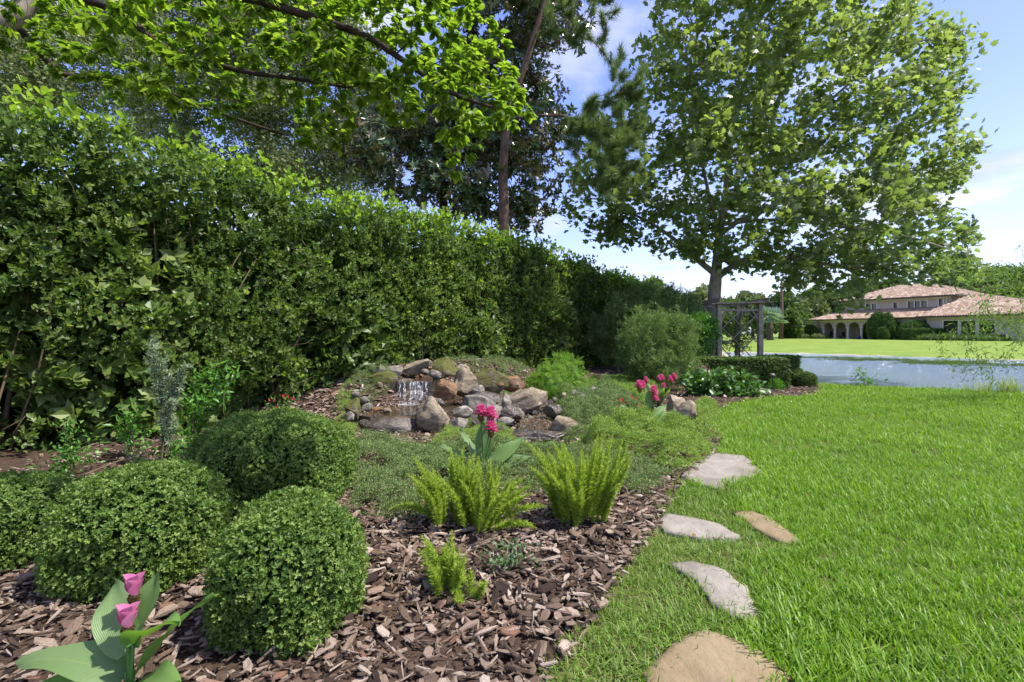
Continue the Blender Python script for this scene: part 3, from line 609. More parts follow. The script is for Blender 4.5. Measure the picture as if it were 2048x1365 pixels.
LB = [(interp([at(a, b, YS + d_ * k / 4) for k, (a, b) in enumerate(q)], 12), r0, r1) for q, d_, r0, r1 in [([(1430, 548), (1395, 520), (1350, 480), (1290, 440), (1200, 400)], .5, .12, .03), ([(1430, 560), (1480, 525), (1560, 515), (1650, 528), (1790, 540)], -1.5, .12, .03), ([(1440, 470), (1500, 430), (1600, 395), (1720, 380), (1850, 340)], 1., .09, .03), ([(1440, 462), (1420, 400), (1400, 300), (1385, 200), (1370, 80)], -1, .08, .02), ([(1450, 400), (1540, 330), (1640, 220), (1760, 120), (1850, 80)], -1.2, .08, .02), ([(1440, 450), (1540, 440), (1660, 450), (1800, 470), (1900, 500)], -2.5, .07, .02)]]
ext = np.array([at(a, b, y) for a, b, y in [(1240, 440, 17), (1150, 430, 17.5), (1330, 490, 16.5), (1200, 470, 18), (1720, 560, 16), (1800, 548, 15.6), (1880, 555, 15.6), (1680, 610, 16), (1715, 612, 15.8), (1600, 580, 15.8), (1930, 520, 16), (1640, 600, 17), (1560, 590, 18)]])
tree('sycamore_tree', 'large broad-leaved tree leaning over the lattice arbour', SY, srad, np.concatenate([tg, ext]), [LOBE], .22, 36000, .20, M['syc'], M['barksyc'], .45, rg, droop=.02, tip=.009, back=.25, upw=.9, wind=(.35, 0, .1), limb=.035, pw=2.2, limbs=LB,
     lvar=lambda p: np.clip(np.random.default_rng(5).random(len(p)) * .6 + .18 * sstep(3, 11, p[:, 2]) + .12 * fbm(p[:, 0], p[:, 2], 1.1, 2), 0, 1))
# magnolia
rg = np.random.default_rng(22); YM = 15.5
ros = [whorl(leaf(.42, .18, .14, 1), 8, 1., .45, rg) for _ in range(4)]
mt = at(885, 480, YM); mt[2] = 0
MT = interp([mt, at(888, 440, YM), at(884, 360, YM), at(900, 240, YM), at(930, 120, YM), at(960, -20, YM), at(970, -180, YM)], 18)
MP = [(640, 250), (720, 190), (860, 190), (930, 60), (940, -150), (1100, -200), (1160, -60), (1165, 60), (1095, 130), (1110, 200), (1135, 250), (1115, 300), (1110, 360), (1128, 390), (1075, 445), (1000, 425), (900, 430), (840, 400), (760, 390), (680, 330)]
tg = crown_pts(MP, 330, YM, 1.9, rg, 100)
tree('magnolia_tree', 'dark glossy-leaved magnolia rising behind the tall hedge', MT, np.linspace(.17, .04, 18), tg, ros, .24, 4600, .26, M['magnolia'], M['barkdark'], .45, rg, tip=.008, upw=.3, limb=.03)
# pine
rg = np.random.default_rng(23); YP = 13.8
def needles(rg, n=110):
    d = unit(np.stack([rg.uniform(.1, 1.1, n), rg.normal(size=n) * .55, rg.normal(size=n) * .55], -1)); b = np.zeros((n, 3)); b[:, 0] = rg.uniform(-.9, .1, n)
    return tcomb([T([(0, -.02, 0), (0, .02, 0), (.75, 0, -.03)], [(0, 1, 2)])], np.zeros(n, int), frames(d, rdir(n, rg), rg.uniform(.7, 1.1, n)), b, rg.uniform(-.2, .2, n))
pt0 = at(1008, 500, YP); pt0[2] = 0
PT = interp([pt0, at(1008, 440, YP), at(1006, 340, YP), at(1020, 220, YP), at(1060, 100, YP), at(1100, -40, YP), at(1120, -200, YP)], 18)
PP = [(1090, -120), (1240, -110), (1245, 10), (1225, 70), (1262, 90), (1240, 150), (1290, 130), (1300, 230), (1262, 300), (1290, 340), (1240, 400), (1170, 395), (1130, 330), (1140, 240), (1210, 170), (1160, 90), (1080, 60)]
tg = np.concatenate([crown_pts(PP, 85, YP - .6, 1.2, rg, 80), crown_pts([(1130, 250), (1200, 180), (1300, 120), (1300, 330), (1240, 410), (1150, 380)], 70, YP - 1., 1., rg, 50)])
pe, (A, par, r, dirs, tips) = tree('pine_tree', 'tall pine with open needle tufts between the magnolia and sycamore', PT, np.linspace(.17, .05, 18), tg, [needles(rg) for _ in range(4)], .32, 10, .02, M['pine'], M['barkpine'], .3, rg, droop=-.12, tip=.009, back=.1, limb=.02)
nt_ = [needles(rg) for _ in range(4)]; kk = np.concatenate([tips, par[tips], tips]); 
V, l, t, vr = comb(nt_, rg.integers(0, 4, len(kk)), frames(unit(dirs[kk] + np.array([0, 0, .35]) + rg.normal(size=(len(kk), 3)) * .3), rdir(len(kk), rg), rg.uniform(.26, .4, len(kk))), A[kk], rg.random(len(kk)))
link('needle_tufts', raw('needle_tufts', V, l, t, vr, False, M['pine']), None, pe)
# live oak, far left behind
rg = np.random.default_rng(24); YO = 22.
clump = lambda lf, n, s, rg: tcomb([lf], np.zeros(n, int), frames(rdir(n, rg), rdir(n, rg), s * rg.uniform(.7, 1.2, n)), rg.normal(size=(n, 3)) * .5, rg.uniform(-.3, .3, n))
DIA = T([(0, 0, 0), (.5, .24, .05), (1, 0, 0), (.5, -.24, .05)], [(0, 1, 2, 3)])
oc = [clump(DIA, 18, .42, rg) for _ in range(4)]
ot = at(560, 600, YO); ot[2] = 0
OT = interp([ot, at(560, 420, YO), at(540, 330, YO), at(500, 220, YO), at(470, 90, YO)], 14)
OP = [(-140, 20), (60, 40), (180, -60), (420, -120), (640, -80), (760, 100), (780, 250), (740, 400), (600, 400), (420, 330), (250, 280), (120, 215), (-60, 240), (-160, 180)]
tree('live_oak_tree', 'grey green fine-leaved oak far behind the left hedge', OT, np.linspace(.4, .12, 14), crown_pts(OP, 380, YO, 3.5, rg, 120), oc, .45, 8500, .35, M['oak'], M['bark'], .6, rg, tip=.010, limb=.05)
# overhanging tree, near left
rg = np.random.default_rng(25)
OV = interp([(-4.4, 1.2, -.05), (-4.2, 1.4, 1.5), at(-700, 120, 2.8), at(-250, 40, 3.0), at(0, 45, 3.2), at(90, -15, 3.3), at(250, 15, 3.4)], 24)
ovt = empty('overhanging_tree', tuple(OV[0]), 'near tree reaching bright backlit leafy branches in from above', 'tree')
limbs = [[at(140, -10, 3.3), at(240, 25, 3.4), at(330, 95, 3.4), at(470, 140, 3.3), at(590, 158, 3.2), at(700, 175, 3.1)],
         [at(180, -30, 3.1), at(420, -20, 2.9), at(700, 60, 2.9), at(790, 110, 2.9), at(900, 185, 2.8), at(985, 215, 2.75)],
         [at(0, 30, 3.4), at(60, 80, 3.6), at(130, 150, 3.8), at(270, 160, 3.9), at(420, 220, 3.9), at(570, 270, 3.9)]]
OVP = [(0, -40), (900, -80), (975, 10), (960, 110), (1000, 150), (1060, 210), (1060, 260), (985, 250), (950, 330), (905, 355), (870, 320), (880, 250), (800, 250), (740, 200), (700, 240), (690, 300), (620, 290), (560, 235), (480, 200), (430, 280), (330, 210), (230, 200), (200, 160), (80, 150), (10, 90)]
tg = np.concatenate([crown_pts(OVP, 340, 3.15, .6, rg, 60), crown_pts([(600, -60), (960, -60), (1050, 200), (940, 330), (860, 250), (640, 160)], 170, 3.0, .5, rg, 60)])
allA, qs = [], []
nodes = list(OV); pr = [-1] + list(range(len(OV) - 1))
A, par, r, dirs, tips = [], [], [], [], []
skel = []
for li, lb in enumerate(limbs):
    pl = interp(lb, 16); skel.append(pl)
asg = np.argmin(np.stack([np.min(np.linalg.norm(tg[:, None] - s[None], axis=2), axis=1) for s in skel], 1), 1)
V_, L_, T_, off = [], [], [], 0; lp, ld = [], []
for li, s in enumerate(skel):
    A, par, r, dirs, tips = grow(s, np.linspace(.032, .008, 16), tg[asg == li], .07, rg, .04, .0018, 2.3, .35, .25)
    link('limb', tmesh('limb', tube(A[:16], r[:16], 8), M['barkdark'], True), None, ovt)
    V, l, t = skeleton(A, par, r, dirs, 16, 4); V_.append(V); L_.append(l + off); T_.append(t); off += len(V)
    k = np.nonzero((r < .006) & (np.arange(len(r)) >= 16))[0]; lp.append(A[k]); ld.append(dirs[k])
link('trunk', tmesh('trunk', tube(OV, np.linspace(.13, .035, 24), 10), M['barksyc'], True), None, ovt)
link('twigs', raw('twigs', np.concatenate(V_), np.concatenate(L_), np.concatenate(T_), None, True, M['barkdark']), None, ovt)
lp = np.concatenate(lp); ld = np.concatenate(ld); n = len(lp)
side = np.where(np.arange(n) % 2 == 0, 1., -1.)[:, None]; sd = unit(np.cross(ld, (0, 0, 1.)))
k2 = rg.choice(n, int(17500), replace=True)
d = unit(ld[k2] * .6 + sd[k2] * np.where(rg.random((len(k2), 1)) < .5, 1, -1) * .8 + np.array([0, 0, -.25]) + rg.normal(size=(len(k2), 3)) * .22)
up = unit(np.array([0, 0, 1.]) + rg.normal(size=(len(k2), 3)) * .38); Mx = frames(d, up, rg.uniform(.032, .064, len(k2))); pos = lp[k2] + rg.normal(size=(len(k2), 3)) * .012
ovl = [leaf(.56, .1, .12, 3), leaf(.62, .05, .2, 3), leaf(.5, .16, .05, 3)]
pj = np.stack([pos[:, 0] / pos[:, 1] * F + CX, HY - (pos[:, 2] - EYE) / pos[:, 1] * F], -1)
inv = (pj[:, 0] > 0) & (pj[:, 1] > 0) & (pj[:, 0] < 2048); size = np.linalg.norm(Mx[:, :, 0], axis=1) / pos[:, 1] * inv; big = np.argsort(-size)[:290]; rest = np.setdiff1d(np.arange(len(k2)), big)
V, l, t, vr = comb(ovl, rg.integers(0, 3, len(rest)), Mx[rest], pos[rest], rg.random(len(rest)))
tag(link('foliage', raw('foliage', V, l, t, vr, True, M['overhang']), None, ovt), kind='stuff')
def leaf_parts(name, parent, ls, Mx, pos, m, nv=8, rg=RG):
    ms = []
    for i in range(nv):
        q = ls[i % len(ls)]; qq = T.__new__(T); qq.v, qq.loops, qq.tot, qq.nf, qq.var = q.v, q.loops, q.tot, q.nf, q.var * 0 + (i + .5) / nv; ms.append(tmesh(name, qq, m, True))
    w0 = np.array(parent.location)
    for i in range(len(pos)):
        o = bpy.data.objects.new(name, ms[int(rg.integers(nv))]); COL.objects.link(o); o.parent = parent; mm = Matrix(Mx[i].tolist()).to_4x4(); mm.translation = Vector(pos[i] - w0); o.matrix_local = mm
leaf_parts('leaf', ovt, ovl, Mx[big], pos[big], M['overhang'], 9, rg)

# ---------------------------------------------------------------- tall hedge
rg = np.random.default_rng(31)
def hw(s, wv): return np.stack([HP[0] + HU[0] * s + HN[0] * wv, HP[1] + HU[1] * s + HN[1] * wv], -1)
def htop(s): return 3.72 + .14 * np.exp(-((s - 8) / 4) ** 2) + .17 * fbm(s, s * 0, 1.5, 4, 1) - .45 * sstep(12, 24, s) + .12 * sstep(2.2, 0, np.abs(s - 1.5))
def hfoot(s): return .02 + .28 * np.exp(-((s - 6.9) / 2.5) ** 4)
hed = empty('tall_hedge', (*HP, 0), 'very tall dark green broadleaf hedge wall receding from the left', 'hedge')
wh = [shoot(LW2, 8, 1., rg) for _ in range(4)]; wf = [shoot(LW1, 8, 1., rg) for _ in range(4)]; whs = [whorl(LW1, 5, 1., .9, rg) for _ in range(4)]
n = 31000
s = -3.4 + 26 * rg.random(n) ** .92; tp = htop(s); lay = np.where(rg.random(n) < .74, rg.gamma(1.6, .10, n), rg.uniform(.2, 1.15, n))
ft = hfoot(s); hz = ft + (tp - ft) * rg.random(n) ** .85
bul = .22 * fbm(s, hz, 1.6, 4, 2) + .12 * fbm(s, hz, 4.5, 2, 4)
lowcut = (.15 + .12 * sstep(3, 5, s)) * sstep(1.1, .1, hz - ft) * (.6 + .5 * fbm(s, s * 0, 2.2, 2, 8))   # thinner, set back near the foot
wv = bul - lay - lowcut - .25 * sstep(.5, 0, tp - hz) ** 2 - .1
top = rg.random(n) < .10; hz = np.where(top, tp + .12 * fbm(s, wv, 5, 3, 6) - rg.random(n) * .12 + .28 * rg.random(n) ** 5, hz); wv = np.where(top, -rg.random(n) * 1.4, wv)
P = np.column_stack([hw(s, wv), hz]); P[:, 2] += np.where(hz - ft < .6, .0, 0) 
gapn = fbm(s, hz, 2.6, 3, 9); keep = ~((gapn > .55) & (lay < .3)) & ~((hz - ft < .7) & (s > 3.5) & (rg.random(n) < .2)) & ~((hz < .5) & (s > 4.0) & (s < 9) & (rg.random(n) < .6))
P = P[keep]; sk = s[keep]; hk = hz[keep]; tk = tp[keep]; topk = top[keep]; lk = lay[keep]; n = len(P)
o3 = np.array([HN[0], HN[1], 0.]); ax = unit(o3 * np.where(topk, .2, .55)[:, None] + np.array([0, 0, .6]) + np.where(topk, 1., 0)[:, None] * np.array([0, 0, 1.]) + rdir(n, rg) * .75)
Ms = frames(ax, rdir(n, rg), rg.uniform(.052, .088, n) * np.where(lk > .35, 1.4, 1))
new_lit = ((tk - hk) < .10 + .3 * sstep(1, 4, sk)) & (rg.random(n) < .6) | (rg.random(n) < .04 + .13 * sstep(3, 9, sk)) | topk & (rg.random(n) < .7)  # new growth plus painted brightness, denser at the top and far end
old = np.nonzero(~new_lit)[0]; nw = np.nonzero(new_lit)[0]
front = old[(lk[old] < .25)]; dist = np.hypot(P[front, 0], P[front, 1]); vis = P[front, 0] / P[front, 1] > -1.05; fr = front[vis][np.argsort(dist[vis])[:42]]
oldr = np.setdiff1d(old, fr); ixs = rg.integers(0, 4, n) + 4 * (sk > 2)
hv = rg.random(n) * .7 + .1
V, l, t, vr = comb(wh + wf, ixs[oldr], Ms[oldr], P[oldr], hv[oldr]); tag(link('foliage', raw('foliage', V, l, t, vr, True, M['hedge']), None, hed), kind='stuff')
V, l, t, vr = comb(whs, rg.integers(0, 4, len(nw)), Ms[nw], P[nw], rg.random(len(nw))); tag(link('young_lit_foliage', raw('young_lit_foliage', V, l, t, vr, True, M['hedge_new_lit']), None, hed, label='yellow green new growth and sunlit-coloured leaves along the hedge top'), kind='stuff')
LM, LP = [], []
for i in fr:
    m7 = 7; t7 = (np.arange(m7) + .5) / m7; a = np.arange(m7) * 2.4 + rg.random() * 6; e = .85 * (1.15 - .75 * t7) + rg.normal(size=m7) * .18
    dl_ = np.stack([np.cos(e), np.sin(e) * np.cos(a), np.sin(e) * np.sin(a)], -1); Ml = frames(dl_, np.tile([1., 0, 0], (m7, 1)) + rg.normal(size=(m7, 3)) * .25, rg.uniform(.65, 1.1, m7)); LM.append(np.einsum('ij,njk->nik', Ms[i], Ml)); LP.append(P[i] + (t7 * 2. - 1.2)[:, None] * Ms[i][:, 0])
leaf_parts('leaf', hed, [LW2], np.concatenate(LM), np.concatenate(LP), M['hedge'], 8, rg)
nf = 15000; sf_ = -3.4 + 28 * rg.random(nf); hf_ = .5 + (htop(sf_) - .65) * rg.random(nf) ** .7; Pf = np.column_stack([hw(sf_, -rg.uniform(.35, 1.5, nf)), hf_])
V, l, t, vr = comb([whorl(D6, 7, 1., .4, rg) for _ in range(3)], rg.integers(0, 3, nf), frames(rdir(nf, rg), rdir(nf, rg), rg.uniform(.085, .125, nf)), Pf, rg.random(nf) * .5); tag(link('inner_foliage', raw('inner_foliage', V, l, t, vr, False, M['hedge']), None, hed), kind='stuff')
# hedge stems and dead twigs inside
qs = []
for k in range(150):
    s0 = rg.uniform(-3, 22); b = hw(np.array([s0]), np.array([rg.uniform(-1.0, -.35)]))[0]; z0 = gz(b) - .05; hh = rg.uniform(2.2, 3.2)
    tpn = hw(np.array([s0 + rg.normal() * .6]), np.array([rg.uniform(-1.2, -.2)]))[0]; qs.append(tube(interp([(*b, z0), (*(b * .6 + tpn * .4 + rg.normal(size=2) * .1), hh * .45), (*tpn, hh)], 6), np.linspace(rg.uniform(.014, .035), .006, 6), 5))
for k in range(420):
    s0 = rg.uniform(-2, 20); b = hw(np.array([s0]), np.array([rg.uniform(-.9, -.1)]))[0]; z0 = gz(b); zz0 = z0 + rg.uniform(0, 2.6) ** 1.2; dd = rdir(1, rg)[0] * rg.uniform(.2, .6); p = np.array([*b, zz0]); qs.append(tube([p, p + dd * .5 + rg.normal(size=3) * .04, p + dd], [.006, .004, .002], 3))
link('stems', tmesh('stems', tjoin(qs), M['stem'], True), None, hed)

# ---------------------------------------------------------------- rocks and waterfall
def rock(rg, size, cuts=9, sub=3, rough=.10, flat=0):
    bm = bmesh.new(); bmesh.ops.create_icosphere(bm, subdivisions=sub, radius=1.)
    pl = [(Vector(rdir(1, rg)[0]), rg.uniform(.5, .85)) for _ in range(cuts)]; o = Vector(rg.random(3) * 20)
    for v in bm.verts:
        p = v.co.copy()
        for nrm, d in pl:
            k = p.dot(nrm) - d
            if k > 0: p -= nrm * k * .96
        p *= 1 + rough * noise.fractal(p * 1.6 + o, 1., 2., 4) + rough * .35 * noise.noise(p * 6 + o); v.co = p
    for v in bm.verts: v.co = Vector((v.co.x * size[0], v.co.y * size[1], v.co.z * size[2]))
    me = bpy.data.meshes.new('rock'); bm.to_mesh(me); bm.free()
    for p in me.polygons: p.use_smooth = True
    me.set_sharp_from_angle(angle=R(32))
    return me
def zr(x): return 700 + x[0] / 4.876, 700 + x[1] / 4.876, 690 + x[2] / 4.876, 690 + x[3] / 4.876
ROCKS = [  # px box in the 4.876x crop at (700,690), distance, material, label, tilt
    ((165, 325, 185, 295), 8.9, 'rockg', 'round grey rock at the upper left of the waterfall ledge', 0),
    ((165, 490, 270, 400), 8.5, 'rockm', 'long flat mossy slab left of the waterfall lip', .1),
    ((325, 505, 200, 315), 8.95, 'rockg', 'dark grey rock between the round rock and the tan wedge', 0),
    ((560, 795, 145, 275), 8.95, 'rockt', 'tan wedge rock sitting behind the upper pool', -.3),
    ((795, 1020, 125, 360), 8.75, 'rockm', 'tall sloping rock covered in yellow green moss', .5),
    ((1025, 1165, 205, 300), 9.1, 'rockt', 'flat tan rock half buried behind the standing stone', 0),
    ((1015, 1225, 262, 525), 8.0, 'rockt', 'pale standing stone right of the waterfall', -.12),
    ((1195, 1530, 220, 460), 8.6, 'rockm', 'big rounded brown boulder with lichen behind the stone row', 0),
    ((1475, 1685, 295, 440), 8.7, 'rocko', 'smooth ochre boulder right of the rounded brown boulder', .2),
    ((790, 1035, 365, 555), 7.9, 'rocko', 'wet orange brown rock beside the falling water', 0),
    ((1208, 1305, 400, 515), 7.8, 'rockg', 'small pale grey rock at the foot of the standing stone', 0),
    ((1100, 1485, 480, 830), 7.0, 'rockg', 'large grey slab with slanting streaks in the middle', .35),
    ((1455, 1900, 425, 700), 7.5, 'rockt', 'largest pale tan boulder at the right of the cascade', -.25),
    ((1470, 1560, 490, 640), 7.15, 'rockg', 'narrow upright grey stone leaning on the pale boulder', 0),
    ((690, 985, 550, 910), 6.6, 'rockt', 'tall rough tan boulder standing in front of the cascade', -.1),
    ((640, 730, 640, 790), 6.9, 'rockd', 'small wet stone tucked behind the tall rough boulder', 0),
    ((995, 1180, 590, 700), 6.7, 'rockg', 'small speckled grey cobble between two front boulders', 0),
    ((975, 1140, 695, 880), 6.45, 'rockg', 'grey brown rock below the speckled cobble', .2),
    ((1475, 1640, 610, 745), 6.9, 'rockd', 'round blackish cobble at the foot of the pale boulder', 0),
    ((1570, 1690, 620, 725), 7.0, 'rockg', 'brown grey cobble beside the round blackish cobble', 0),
    ((1450, 1600, 718, 800), 6.55, 'rockg', 'flat grey cobble below the blackish cobble', 0),
    ((200, 660, 725, 930), 6.6, 'rockd', 'wet dark slab glistening under the middle pool', .1),
    ((200, 325, 605, 690), 7.3, 'rocko', 'orange brown cobble at the left edge of the middle pool', 0),
    ((-30, 115, 530, 740), 6.9, 'rockm', 'mossy green boulder at the left bank', 0),
    ((-40, 45, 655, 760), 6.6, 'rockg', 'pale cobble in front of the mossy left boulder', 0),
    ((395, 630, 915, 1010), 5.85, 'rockg', 'low rounded stone half hidden in ground cover', 0),
    ((800, 890, 965, 1055), 5.6, 'rockt', 'small pale stone left of the round metal lamp', 0),
    ((1500, 1755, 945, 1030), 5.75, 'rockt', 'pinkish pale stone behind the pink ginger leaves', 0),
    ((1600, 1685, 860, 915), 6.1, 'rockg', 'small grey stone at the left end of the dark ledge', 0),
    ((1610, 2040, 825, 915), 6.0, 'rockd', 'dark thin ledge stone at the lip of the right pool', .0),
    ((420, 790, 355, 640), 8.55, 'rockd', 'dark wet rock face behind the falling water', 0),
    ((760, 900, 530, 620), 7.6, 'rockd', 'wet flat stone at the foot of the fall', 0),
    ((780, 880, 255, 330), 8.5, 'rockg', 'small grey stone on the right of the waterfall lip', .3),
    ((1130, 1500, 470, 560), 7.75, 'rockd', 'wet ledge stone above the slanted grey slab', .1)]
ROCKS2 = [((1099, 1160, 836, 878), 6.3, 'rockt', 'angular tan rock overhanging the right pool', .1), ((1136, 1180, 880, 902), 5.95, 'rockg', 'brownish rock below the angular tan rock', 0),
          ((1332, 1370, 791, 845), 7.2, 'rockt', 'left half of the split upright rock beside the pink flowers', 0), ((1352, 1386, 803, 853), 7.05, 'rockt', 'right half of the split upright rock, dark seam between', 0),
          ((1146, 1172, 783, 802), 8.0, 'rockg', 'grey wedge stone poking from the ground cover mound', .6), ((1123, 1132, 786, 799), 8.0, 'rockt', 'small white upright stone left of the grey wedge', 0),
          ((1090, 1120, 810, 836), 7.0, 'rockd', 'small dark stone at the left foot of the mound', 0), ((1150, 1200, 880, 896), 5.9, 'rockg', 'flat grey stone between ledge and ground cover', 0),
          ((842, 880, 795, 808), 7.9, 'rockd', 'dark flat stone right of the falling water foot', 0), ((1180, 1200, 775, 786), 8.6, 'rockg', 'tiny stone behind the ground cover mound', 0)]
rg = np.random.default_rng(41)
for b, Y, mk, lab, tilt in [(zr(q[0]),) + q[1:] for q in ROCKS] + [q for q in ROCKS2]:
    c = at((b[0] + b[1]) / 2, (b[2] + b[3]) / 2, Y); sx = (b[1] - b[0]) / 2 / F * Y * 1.32; sz = (b[3] - b[2]) / 2 / F * Y * 1.3
    me = rock(np.random.default_rng(int(b[0] * 7 + b[2])), (sx, max(.5 * sx, .75 * sz if sz < sx else sz * .7), sz), 13 if mk != 'rockd' else 9, 4 if sx > .1 else 3, .13)
    me.materials.append(M[mk]); o = link('rock', me, loc=tuple(c), label=lab, cat='rock'); o.rotation_euler = (rg.normal() * .1, tilt, rg.uniform(-.25, .25))
# rock berm under and behind the cascade
cob = [rock(np.random.default_rng(60 + i), (1, rg.uniform(.7, .95), rg.uniform(.5, .75)), 3, 2, .08) for i in range(6)]
for i, mk in enumerate(['rockg', 'rockt', 'rockd', 'rocko', 'rockg', 'rockd']): cob[i].materials.append(M[mk])
spots = [(980, 800, 7.6), (960, 815, 7.2), (1050, 800, 8), (1000, 770, 8.3), (930, 800, 7.6), (870, 822, 7.4), (720, 760, 8.5), (760, 770, 8.3), (730, 800, 7.7), (1046, 846, 6.9), (1060, 838, 7.1), (1040, 830, 7.2), (1070, 826, 7.3), (775, 822, 7.2), (755, 832, 7.0), (730, 850, 6.3), (895, 850, 6.5), (850, 745, 8.7), (812, 742, 9), (795, 740, 9.1), (880, 880, 6.0), (1110, 800, 8), (1085, 800, 8), (1035, 770, 8.5), (1055, 785, 8.3), (952, 845, 6.5), (1000, 858, 6.4), (1020, 868, 6.1), (712, 790, 7.8), (735, 815, 7.4), (1065, 812, 7.6), (1100, 806, 7.8)]
rks = [o for o in SC.objects if o.name.split('.')[0] == 'rock']; used_l = set()
cnm = ['speckled grey', 'pale tan', 'small dark', 'orange brown', 'light grey', 'wet black']
for px, py, Y in spots:
    k = int(rg.integers(6)); p = at(px, py, Y); near = sorted(rks, key=lambda q: (q.location - Vector(p)).length); lb = ''
    for q in near:
        d = Vector(p) - q.location; rel = ('right of' if d.x > 0 else 'left of') if abs(d.x) > abs(d.y) * .6 else ('behind' if d.y > 0 else 'in front of')
        lb = cnm[k] + ' cobble just ' + rel + ' the ' + ' '.join(q['label'].split()[:9])
        if lb not in used_l: break
    used_l.add(lb); o = link('cobble', cob[k], loc=tuple(p), label=' '.join(lb.split()[:16]), cat='stone', group='small cobbles around the waterfall'); s_ = rg.uniform(.05, .11); o.scale = (s_,) * 3; o.rotation_euler = (rg.normal() * .3, rg.normal() * .3, rg.uniform(0, 6))
def sheet(name, px, m, z, dz=.0, kind='structure', th=.03, **kw):
    P = np.array([gp(a, b, z)[:2] for a, b in px]); c = P.mean(0); n = len(P)
    v = [(*p, z) for p in P] + [(*p, z - .5) for p in P]; f = [tuple(range(n))[::-1]] + [(i, (i + 1) % n, n + (i + 1) % n, n + i) for i in range(n)]
    q = T(v, f); return link(name, tmesh(name, q, m), kind=kind, **kw)
def pool(name, px, z, m, depth=.25):
    P = np.array([gp(a, b, z)[:2] for a, b in px]); n = len(P); v = [(*p, z) for p in P] + [(*p, z - depth) for p in P]
    a = sum(P[i, 0] * P[(i + 1) % n, 1] - P[(i + 1) % n, 0] * P[i, 1] for i in range(n)); r_ = range(n) if a > 0 else range(n - 1, -1, -1); f = [tuple(r_)] + [((i + 1) % n, i, n + i, n + (i + 1) % n) if a > 0 else (i, (i + 1) % n, n + (i + 1) % n, n + i) for i in range(n)]
    me = tmesh(name, T(v, f), m); me.materials.append(M['rockd'])
    for p in me.polygons: p.material_index = 0 if p.index == 0 else 1
    return link(name, me, kind='structure')
pool('upper_pool_water', [(795, 764), (868, 763), (880, 752), (868, 744), (800, 746), (785, 756)], .50, M['pool'], .3)
pool('middle_pool_water', [(706, 830), (740, 816), (790, 808), (870, 803), (935, 790), (1000, 790), (985, 802), (930, 812), (880, 822), (840, 829), (800, 832), (740, 834)], .15, M['pool'], .3)
pool('lower_pool_water', [(705, 905), (720, 882), (800, 878), (880, 880), (925, 892), (900, 905), (830, 900), (780, 912)], .015, M['pool'], .1)
pool('right_pool_water', [(1036, 858), (1040, 842), (1060, 829), (1085, 812), (1115, 800), (1130, 806), (1116, 822), (1116, 850), (1118, 862), (1080, 862)], .09, M['pool'], .12)
pool('dark_pool_water', [(1055, 905), (1060, 884), (1130, 882), (1165, 892), (1140, 908)], .012, M['pool'], .1)
# waterfalls: curved streaming sheets
def foam(e, px, py, Y, rx, ry):
    c = at(px, py, Y); v = [(rx * (i / 10 - .5) * 2, ry * (j / 6 - .5) * 2, .012 * math.sin(i * 2.1 + j * 1.7) + .02) for j in range(7) for i in range(11)]
    link('foam', tmesh('foam', T(v, [(j * 11 + i, j * 11 + i + 1, (j + 1) * 11 + i + 1, (j + 1) * 11 + i) for j in range(6) for i in range(10) if ((i - 4.5) / 5) ** 2 + ((j - 2.5) / 3) ** 2 < 1]), M['fall'], True), None, e, tuple(c - np.array(e.location)))
def fall(name, x0, x1, yt, yb, Yt, Yb, label, streams):
    e = empty(name, tuple(at((x0 + x1) / 2, yb, Yb)), label, 'waterfall')
    for a, b in streams:
        nx, nz_ = 9, 10; v = []
        for j in range(nz_):
            t = j / (nz_ - 1)
            for i in range(nx):
                px = a + (b - a) * i / (nx - 1) + math.sin(i * 3.1 + j) * .25; Y = Yt + (Yb - Yt) * math.sqrt(t) ; p = at(px, yt + (yb - yt) * t, Y); p[1] += .012 * math.sin(i * 2.3 + j * .5); v.append(p)
        link('water_stream', tmesh('water_stream', T(v, [(j * nx + i, j * nx + i + 1, (j + 1) * nx + i + 1, (j + 1) * nx + i) for j in range(nz_ - 1) for i in range(nx - 1)]), M['fall'], True), None, e)
    return e
wf1 = fall('waterfall', 798, 856, 763, 812, 8.2, 7.85, 'small white waterfall dropping between the dark rocks', [(798, 801), (806, 811), (819, 832), (833, 846), (850, 855)])
foam(wf1, 828, 811, 7.75, .30, .14)
fall('waterfall', 722, 738, 850, 884, 6.5, 6.35, 'thin trickle of water at the lower left of the pools', [(724, 729), (731, 737)])
rg = np.random.default_rng(43)
# gravel in the stream bed
def gravel(polypx, z, n, nm, lab, smin=.008, smax=.018, kinds=(1, 3, 0)):
    P = inpoly([gp(a, b, z)[:2] for a, b in polypx], n, rg); scatter(nm, np.column_stack([P, z + rg.random(n) * .02]), rg.uniform(-3, 3, (n, 3)), rg.uniform(smin, smax, n), rg.integers(0, len(kinds), n), [cob[k] for k in kinds], lab)
gravel([(1072, 835), (1085, 812), (1115, 796), (1140, 795), (1135, 812), (1100, 830), (1075, 850)], .095, 900, 'stream_gravel', 'orange and tan gravel in the little stream bed')
gravel([(1035, 852), (1045, 835), (1075, 822), (1110, 840), (1110, 862), (1060, 862)], .072, 400, 'pool_gravel', 'wet gravel showing in the right pool', .008, .028)
gravel([(705, 815), (760, 812), (800, 822), (740, 830), (706, 836)], .135, 130, 'bank_gravel', 'brown gravel along the left side of the middle pool', .008, .03)
gravel([(900, 808), (1010, 786), (1010, 800), (930, 820)], .145, 300, 'ledge_gravel', 'brown gravel between the boulders of the cascade', .008, .026)
